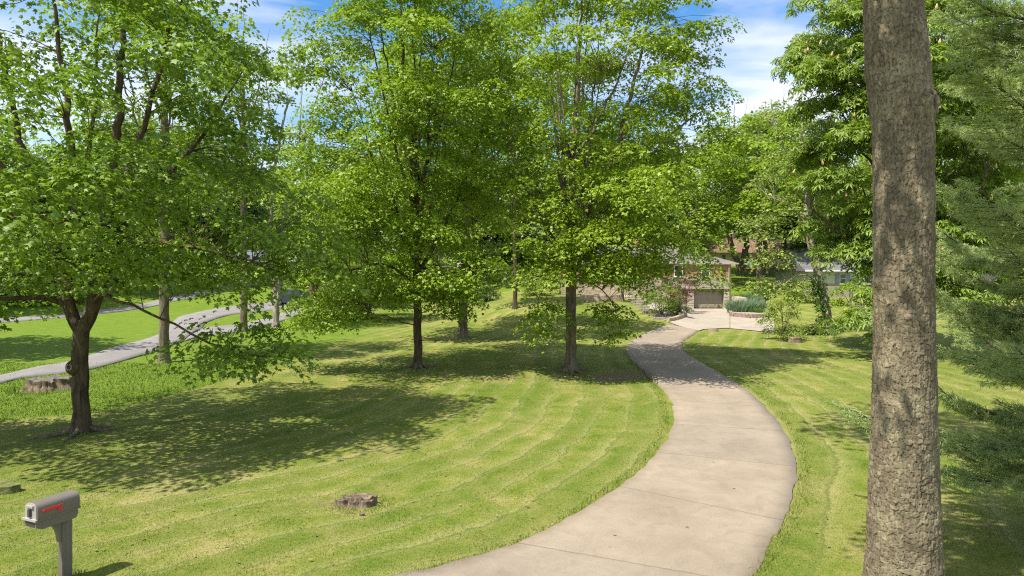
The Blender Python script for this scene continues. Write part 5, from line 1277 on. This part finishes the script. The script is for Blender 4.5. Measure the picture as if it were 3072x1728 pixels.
bm = bmesh.new(); prism(bm, [(.245, 1.01), (.26, 1.025), (.245, 1.045), (-.02, 1.05), (-.02, .955), (.04, .955), (.04, 1.008)], 1, .142, .150)
fl = bmobj('flag', bm, M_RED, MB, bevel=.002)
bm = bmesh.new(); cyl(bm, (.235, .149, 1.027), (.235, .158, 1.027), .016, n=12); bmobj('flag_pivot', bm, M_RED, fl)
bm = bmesh.new(); box(bm, -.045, -.035, .142, .152, 1.06, 1.085); bmobj('flag_stop', bm, M_MB, MB)

for o_m in (tray, bx_, dr_, fl): o_m.location = (.17, 0, .17); o_m.scale = (1.06, 1.06, 1.0)
for o_m in MB.children:
    if o_m.name.startswith('flag_stop'): o_m.location = (.17, .008, .17)

# ------------------------------------------------------------------ neighbouring houses
def at_d(u, v, d): return Vector(((u - U0) / F * d, d, CAMZ - (v - V0) / F * d))
def house(name, label, u0, u1, vbase, veave, d, depth, wallm, roofm, pitch, wins=(), doors=(), over=.5, lower=None, vlow=None, gable=True, shut=None):
    a = at_d(u0, vbase, d); b_ = at_d(u1, vbase, d); e_ = at_d(u0, veave, d); w = b_.x - a.x; h = e_.z - a.z
    t = empty(name, a, label, 'house')
    k = 0
    if lower:
        k = at_d(u0, vlow, d).z - a.z; boxobj('lower_wall', (0, w, -.03, depth, -1.2, k - .003), lower, t)
        boxobj('wall', (.03, w - .03, 0, depth - .03, k, h), wallm, t)
    else: boxobj('wall', (0, w, 0, depth, -1.2, h), wallm, t)
    r = hip_roof('roof', 0, w, 0, depth, h + .003, pitch, over, roofm, t, gable)
    bm = bmesh.new(); box(bm, -over - .02, w + over + .02, -over - .08, -over - .004, h - .05, h + .12); bmobj('fascia', bm, M_WHITE if roofm is not M_ROOF2 else M_LOG, r)
    for (p0, p1, q0, q1) in wins:
        x0, x1 = at_d(p0, 0, d).x - a.x, at_d(p1, 0, d).x - a.x; z1, z0 = at_d(0, q0, d).z - a.z, at_d(0, q1, d).z - a.z
        wd = window(t, x0, x1, z0, z1, -.035)
        if shut:
            for s0 in (x0 - .42, x1 + .06):
                bm = bmesh.new(); box(bm, s0, s0 + .36, -.075, -.037, z0, z1); bmobj('shutter', bm, shut, t)
    for (p0, p1, q0, q1, mt, nm) in doors:
        x0, x1 = at_d(p0, 0, d).x - a.x, at_d(p1, 0, d).x - a.x; z1, z0 = at_d(0, q0, d).z - a.z, at_d(0, q1, d).z - a.z
        bm = bmesh.new(); box(bm, x0, x1, -.05, -.036, z0, z1); bmobj(nm, bm, mt, t)
    return t
M_SHUT = plain('blue_grey_shutter', (.2, .27, .28), .5, .1, 3)
house('ranch_house', 'cream sided house with a stone base and dark roof behind the ivy trunk', 2424, 2680, 893, 813, 72, 9, M_CREAM, M_ROOF3, .38, [(2518, 2538, 821, 851), (2590, 2612, 821, 851)], lower=M_SIDING, vlow=851, shut=M_SHUT)
house('back_house', 'tan brick house with a long rosy red roof on the hill at the back', 2150, 2480, 787, 757, 116, 9, M_TAN, M_ROOF2, .5, [(2165, 2178, 764, 782), (2232, 2247, 762, 786), (2330, 2345, 764, 780)])
house('low_house', 'low tan house with a pale roof and dark garage opening above the parked car', 700, 905, 826, 784, 106, 9, M_TAN, M_ROOF4, .35, doors=[(856, 884, 789, 824, M_BLACK, 'garage_opening'), (715, 735, 794, 812, M_GLASS, 'window')])  # black panel on the wall paints the shade inside the garage opening
house('tan_cottage', 'tan log cottage half hidden under the trees in the middle distance', 1170, 1385, 888, 800, 84, 9, M_LOG, M_ROOF5, .45, [(1215, 1245, 828, 856), (1320, 1345, 828, 856)], doors=[(1379, 1385, 802, 880, M_WHITE, 'corner_post')])
house('pale_house', 'long pale house with a light blue grey roof behind the pine boughs', 2800, 3180, 935, 770, 80, 10, M_TAN, M_ROOF4, .3, [(2830, 2862, 812, 850), (2952, 3012, 884, 930), (3050, 3090, 812, 850)])

# wooden rail fence by the pale house
fp = at(2910, 938); fe = at(3110, 930); fn = empty('rail_fence', fp, 'brown wooden rail fence on the lawn in front of the pale house', 'fence'); d = fe - fp
for i in range(5):
    p = d * (i / 4); bm = bmesh.new(); box(bm, p.x - .07, p.x + .07, p.y - .07, p.y + .07, p.z - .3, p.z + 1.35); bmobj('fence_post', bm, M_WOOD, fn)
for z in (.45, .85, 1.22):
    bm = bmesh.new(); vv, ff = tube([(0, -.09, z), tuple(d * .5 + Vector((0, -.09, z))), tuple(d + Vector((0, -.09, z)))], [.07, .07, .07], 4); bm.free(); npmesh('rail', vv, [ff], M_WOOD, fn)

# ------------------------------------------------------------------ things in the back yard
M_PINK = plain('pink_plastic', (.75, .06, .14), .35, .08, 3); M_TEAL = plain('teal_plastic', (.08, .42, .42), .4, .1, 3); M_NAVY = plain('navy_cloth', (.03, .06, .16), .7, .2, 4); M_ORNG = plain('orange_plastic', (.6, .18, .08), .4, .1, 3)
def yard(u, v, d=109): p = at_d(u, v, d); p.z = float(ground(p.x, d)); return p
k0 = yard(2286, 787); kt = empty('kayak', k0, 'pink kayak leaning upright in the back yard below the red roofed house', 'kayak', None, .3)
s = np.linspace(0, 1, 15); P = np.stack([-.55 + 1.35 * s, np.zeros(15), .05 + 1.75 * s], 1); vv, ff = tube(P, np.maximum(.02, .36 * np.sin(np.pi * np.clip(s, .02, .98)) ** .6), 12); vv[:, 1] *= .55; npmesh('hull', vv, [ff], M_PINK, kt, True)
vv, ff = tube(P[5:10] + np.array([-.06, -.18, .04]), np.array([.02, .17, .2, .17, .02]), 10); vv[:, 1] = vv[:, 1] * .5 - .1; npmesh('cockpit', vv, [ff], M_BLACK, kt, True)
def chair(u, mt, label, rz):
    t = empty('lawn_chair', yard(u, 790), label, 'chair', 'lawn chairs by the back house', rz)
    boxobj('seat', (-.3, .3, -.28, .3, .38, .44), mt, t); bm = bmesh.new(); box(bm, -.3, .3, 0, .05, 0, .75, Matrix.Translation((0, .3, .42)) @ Matrix.Rotation(-.25, 4, 'X')); bmobj('backrest', bm, mt, t)
    for sx in (-.27, .27):
        for sy in (-.25, .3): bm = bmesh.new(); cyl(bm, (sx, sy, -.1), (sx, sy, .38), .025, n=6); bmobj('leg', bm, M_WHITE, t)
        boxobj('armrest', (sx - .04, sx + .04, -.25, .35, .6, .64), M_WHITE, t)
chair(2246, M_TEAL, 'pale teal lawn chair left of the trunk in the back yard', .2); chair(2261, M_NAVY, 'dark navy lawn chair beside the teal one in the back yard', -.3); chair(2237, M_NAVY, 'dark navy lawn chair at the left end of the row in the back yard', .5)
t = empty('planter_box', yard(2250, 792, 106), 'long reddish planter box in front of the lawn chairs', 'planter'); boxobj('box', (-1.0, 1.0, -.2, .2, -.15, .3), M_ORNG, t); boxobj('rim', (-1.05, 1.05, -.25, .25, .303, .36), M_LOG, t)
t = empty('play_slide', yard(2325, 790, 111), 'orange toy play slide in the back yard right of the kayak', 'slide', None, .4); bm = bmesh.new(); prism(bm, [(-.9, 0), (-.8, .12), (.5, 1.1), (.9, 1.1), (.9, 1.0), (.55, 1.0), (-.7, 0)], 1, -.3, .3); bmobj('chute', bm, M_ORNG, t)
for sx in (.6, .85):
    for sy in (-.28, .28): bm = bmesh.new(); cyl(bm, (sx, sy, -.1), (sx, sy, 1.0), .04, n=8); bmobj('leg', bm, M_TEAL, t)

# ------------------------------------------------------------------ parked car by the lane
M_CAR = plain('navy_paint', (.022, .032, .055), .22, .05, 1, spec=.7); M_TYRE = plain('tyre', (.02, .02, .02), .8, .2, 8); M_RIM = plain('rim_metal', (.35, .36, .38), .35, .1, 5, metal=.6); M_LAMP = plain('lamp_lens', (.6, .6, .6), .15, .05, 2)
pc = at(884, 916); CAR = empty('parked_car', pc + Vector((0, 0, .045)), 'dark navy suv parked on the pale asphalt by the low tan house', 'car', None, R(178))
bm = bmesh.new(); prism(bm, [(-2.25, .35), (-2.3, .75), (-2.2, .98), (-1.1, 1.06), (-.35, 1.08), (2.15, 1.10), (2.28, .8), (2.25, .35), (1.85, .30), (1.75, .62), (1.4, .76), (1.05, .62), (.95, .28), (-.95, .28), (-1.05, .62), (-1.4, .76), (-1.75, .62), (-1.85, .30)], 1, -.9, .9); bmobj('body', bm, M_CAR, CAR, bevel=.05)
bm = bmesh.new(); A = [(-1.0, 1.08), (-.25, 1.62), (1.75, 1.64), (2.15, 1.11)]
va = [bm.verts.new((x, -.86 + .16 * (z - 1.08) / .55, z)) for x, z in A]; vb = [bm.verts.new((x, .86 - .16 * (z - 1.08) / .55, z)) for x, z in A]
bm.faces.new(va[::-1]); bm.faces.new(vb)
for i in range(4): bm.faces.new((va[i], va[(i + 1) % 4], vb[(i + 1) % 4], vb[i]))
cab = bmobj('cabin', bm, M_CAR, CAR, bevel=.03)
for sy in (-1, 1):
    for xs in (((-.72, 1.14), (-.2, 1.52), (.42, 1.53), (.42, 1.14)), ((.5, 1.14), (.5, 1.53), (1.62, 1.53), (1.85, 1.14))):
        bm = bmesh.new(); y_ = lambda z: sy * (.875 - .16 * (z - 1.08) / .55); vs = [bm.verts.new((x, y_(z), z)) for x, z in xs]; vs2 = [bm.verts.new((x, y_(z) - sy * .03, z)) for x, z in xs]; bm.faces.new(vs); bm.faces.new(vs2[::-1])
        for i in range(4): bm.faces.new((vs[i], vs[(i + 1) % 4], vs2[(i + 1) % 4], vs2[i]))
        bmobj('side_window', bm, M_GLASS, cab)
bm = bmesh.new(); vs = [bm.verts.new(p) for p in ((-.97, -.72, 1.13), (-.97, .72, 1.13), (-.31, .62, 1.60), (-.31, -.62, 1.60))]; bm.faces.new(vs); g_ = bmesh.ops.extrude_face_region(bm, geom=bm.faces[:]); [setattr(v, 'co', v.co + Vector((-.03, 0, .03))) for v in g_['geom'] if isinstance(v, bmesh.types.BMVert)]; bmobj('windscreen', bm, M_GLASS, cab)
for sx in (-1.4, 1.4):
    for sy in (-1, 1):
        bm = bmesh.new(); cyl(bm, (sx, sy * .68, .36), (sx, sy * .93, .36), .36, n=24); w = bmobj('wheel', bm, M_TYRE, CAR, bevel=.03)
        bm = bmesh.new(); cyl(bm, (sx, sy * .90, .36), (sx, sy * .945, .36), .23, n=20); bmobj('rim', bm, M_RIM, w)
for sy in (-1, 1):
    boxobj('headlight', (-2.31, -2.15, min(sy * .55, sy * .86), max(sy * .55, sy * .86), .72, .88), M_LAMP, CAR, .02); boxobj('mirror', (-.72, -.55, min(sy * .9, sy * 1.06), max(sy * .9, sy * 1.06), 1.06, 1.2), M_CAR, CAR, .02)
    boxobj('door_handle', (.25, .42, min(sy * .9, sy * .925), max(sy * .9, sy * .925), .93, .96), M_RIM, CAR)
q = at(750, 940); bm = bmesh.new(); box(bm, -.06, .06, -.06, .06, -.2, .95); box(bm, -.075, .075, -.075, .075, .95, .99); o = bmobj('marker_post', bm, M_WOOD, None, bevel=.006); o.location = q; tag(o, 'short grey wooden post standing on the grass island of the lane', 'post')

# ------------------------------------------------------------------ grass blades on the near lawn
rng = np.random.default_rng(701)
def scatter_grass(n, ylo, yhi, pw, lush_only=False):
    y = ylo + (yhi - ylo) * rng.random(n) ** pw; x = rng.uniform(-.82, .82, n) * y
    return x, y
gx1_, gy1_ = scatter_grass(330000, 9.0, 34, 1.5)
dcen = np.full(len(gx1_), 9.)
cg = cen[::4]
for k in range(0, len(gx1_), 60000): dcen[k:k + 60000] = polydist(gx1_[k:k + 60000], gy1_[k:k + 60000], cg)[0]
keep = dcen > 1.72
# thin the grass on bare soil
for u, v, rx_, ry_ in ((1880, 1128, 1.7, .7), (980, 1508, .45, .2), (140, 1168, 1.0, .9), (1082, 1514, .42, .3)):
    p = at(u, v); keep &= (((gx1_ - p.x) / rx_) ** 2 + ((gy1_ - p.y) / ry_) ** 2) > 1
x, y = gx1_[keep], gy1_[keep]; n = len(x)
lw = np.interp(x, LB[:, 0], LB[:, 1]); lush_ = (y > lw) & (x < LB[-1, 0] + 1)
edge = np.exp(-((dcen[keep] - 1.85) / .14) ** 2)
clump = fbm(x * 1.7, y * 1.7, 3)
hh = (.022 + .03 * np.clip(clump - .35, 0, 1)) * rng.uniform(.6, 1.5, n) * np.where(lush_, 2.6, 1.0) * (1 + 2.0 * edge)
for q_, r_q in ((pA, .55), (pB, .55), (pC, .6), (Vector((kx, KD, 0)), .8), (Vector((mx, MBY, 0)), .25), (at(1082, 1514), .55), (at(140, 1169), 1.1)):
    hh = hh * (1 + 2.2 * np.exp(-((np.hypot(x - q_.x, y - q_.y) - r_q * .75) / (r_q * .35)) ** 2))
z = ground(x, y) + (fbm(x * .9, y * .9, 3) - .5) * .05 * ss(half + .1, half + 1.2, dcen[keep]) - .008
a = rng.random(n) * 6.283; w = np.where(lush_, .008, .007) * (y / 14) ** .6
s_ = np.stack([np.cos(a), np.sin(a), np.zeros(n)], 1) * w[:, None]; B0 = np.stack([x, y, z], 1); ln = rng.normal(0, .45, (n, 2)) * hh[:, None]
tip = B0 + np.stack([ln[:, 0], ln[:, 1], hh], 1)
V = np.stack([B0 - s_, B0 + s_, tip], 1).reshape(-1, 3); Fc = np.arange(n * 3).reshape(-1, 3)
m, N, L, b = mat('grass_blade'); g = N.new('ShaderNodeNewGeometry'); a_ = N.new('ShaderNodeAttribute'); a_.attribute_name = 'lush'
n_b = noise(N, L, g.outputs['Position'], .22, 5, .6, .6); n_m = noise(N, L, g.outputs['Position'], 1.1, 6, .65, .4)
r1 = ramp(N, [(.34, (.095, .145, .012)), (.50, (.152, .195, .028)), (.66, (.265, .26, .07))]); L.new(math_(N, L, 'ADD', math_(N, L, 'MULTIPLY', n_m.outputs[0], .55), math_(N, L, 'ADD', math_(N, L, 'MULTIPLY', n_b.outputs[0], .42), math_(N, L, 'MULTIPLY_ADD', g.outputs['Random Per Island'], .26, -.11))), r1.inputs[0])
r2 = ramp(N, [(.0, (.08, .14, .010)), (1, (.16, .24, .022))]); L.new(g.outputs['Random Per Island'], r2.inputs[0])
L.new(mixrgb(N, L, a_.outputs['Fac'], r1.outputs[0], r2.outputs[0]), b.inputs['Base Color']); b.inputs['Roughness'].default_value = .7; b.inputs['Specular IOR Level'].default_value = .2
tag(npmesh('grass', V, [Fc], m, attrs={'lush': np.repeat(lush_.astype(float), 3)}), 'short mown grass blades over the near lawn', 'grass', kind='stuff')

# fallen bits on the lawn and drive
rng = np.random.default_rng(801); n = 420; y = rng.uniform(9.5, 32, n); x = rng.uniform(-.75, .75, n) * y
dn_ = polydist(x, y, cen[::4])[0]; kp_ = (dn_ > 1.7) | (rng.random(n) < .3); x, y, dn_ = x[kp_], y[kp_], dn_[kp_]; n = len(x); z = ground(x, y) + np.where(dn_ < 1.7, .05, .035)
k = rng.random(n) * 6.283; sz = rng.uniform(.02, .05, n); c_, s_ = np.cos(k) * sz, np.sin(k) * sz; up_ = rng.uniform(0, .02, (n, 2))
V = np.stack([np.stack([x - c_, y - s_, z], 1), np.stack([x + s_ * .6, y - c_ * .6, z + up_[:, 0]], 1), np.stack([x + c_, y + s_, z + .004], 1), np.stack([x - s_ * .6, y + c_ * .6, z + up_[:, 1]], 1)], 1).reshape(-1, 3)
tag(npmesh('fallen_leaves', V, [np.arange(n * 4).reshape(-1, 4)], leafmat('litter', (.10, .07, .035), (.34, .30, .14), .5)), 'scattered fallen leaves and bits over the lawn and the drive', 'leaves', kind='stuff')
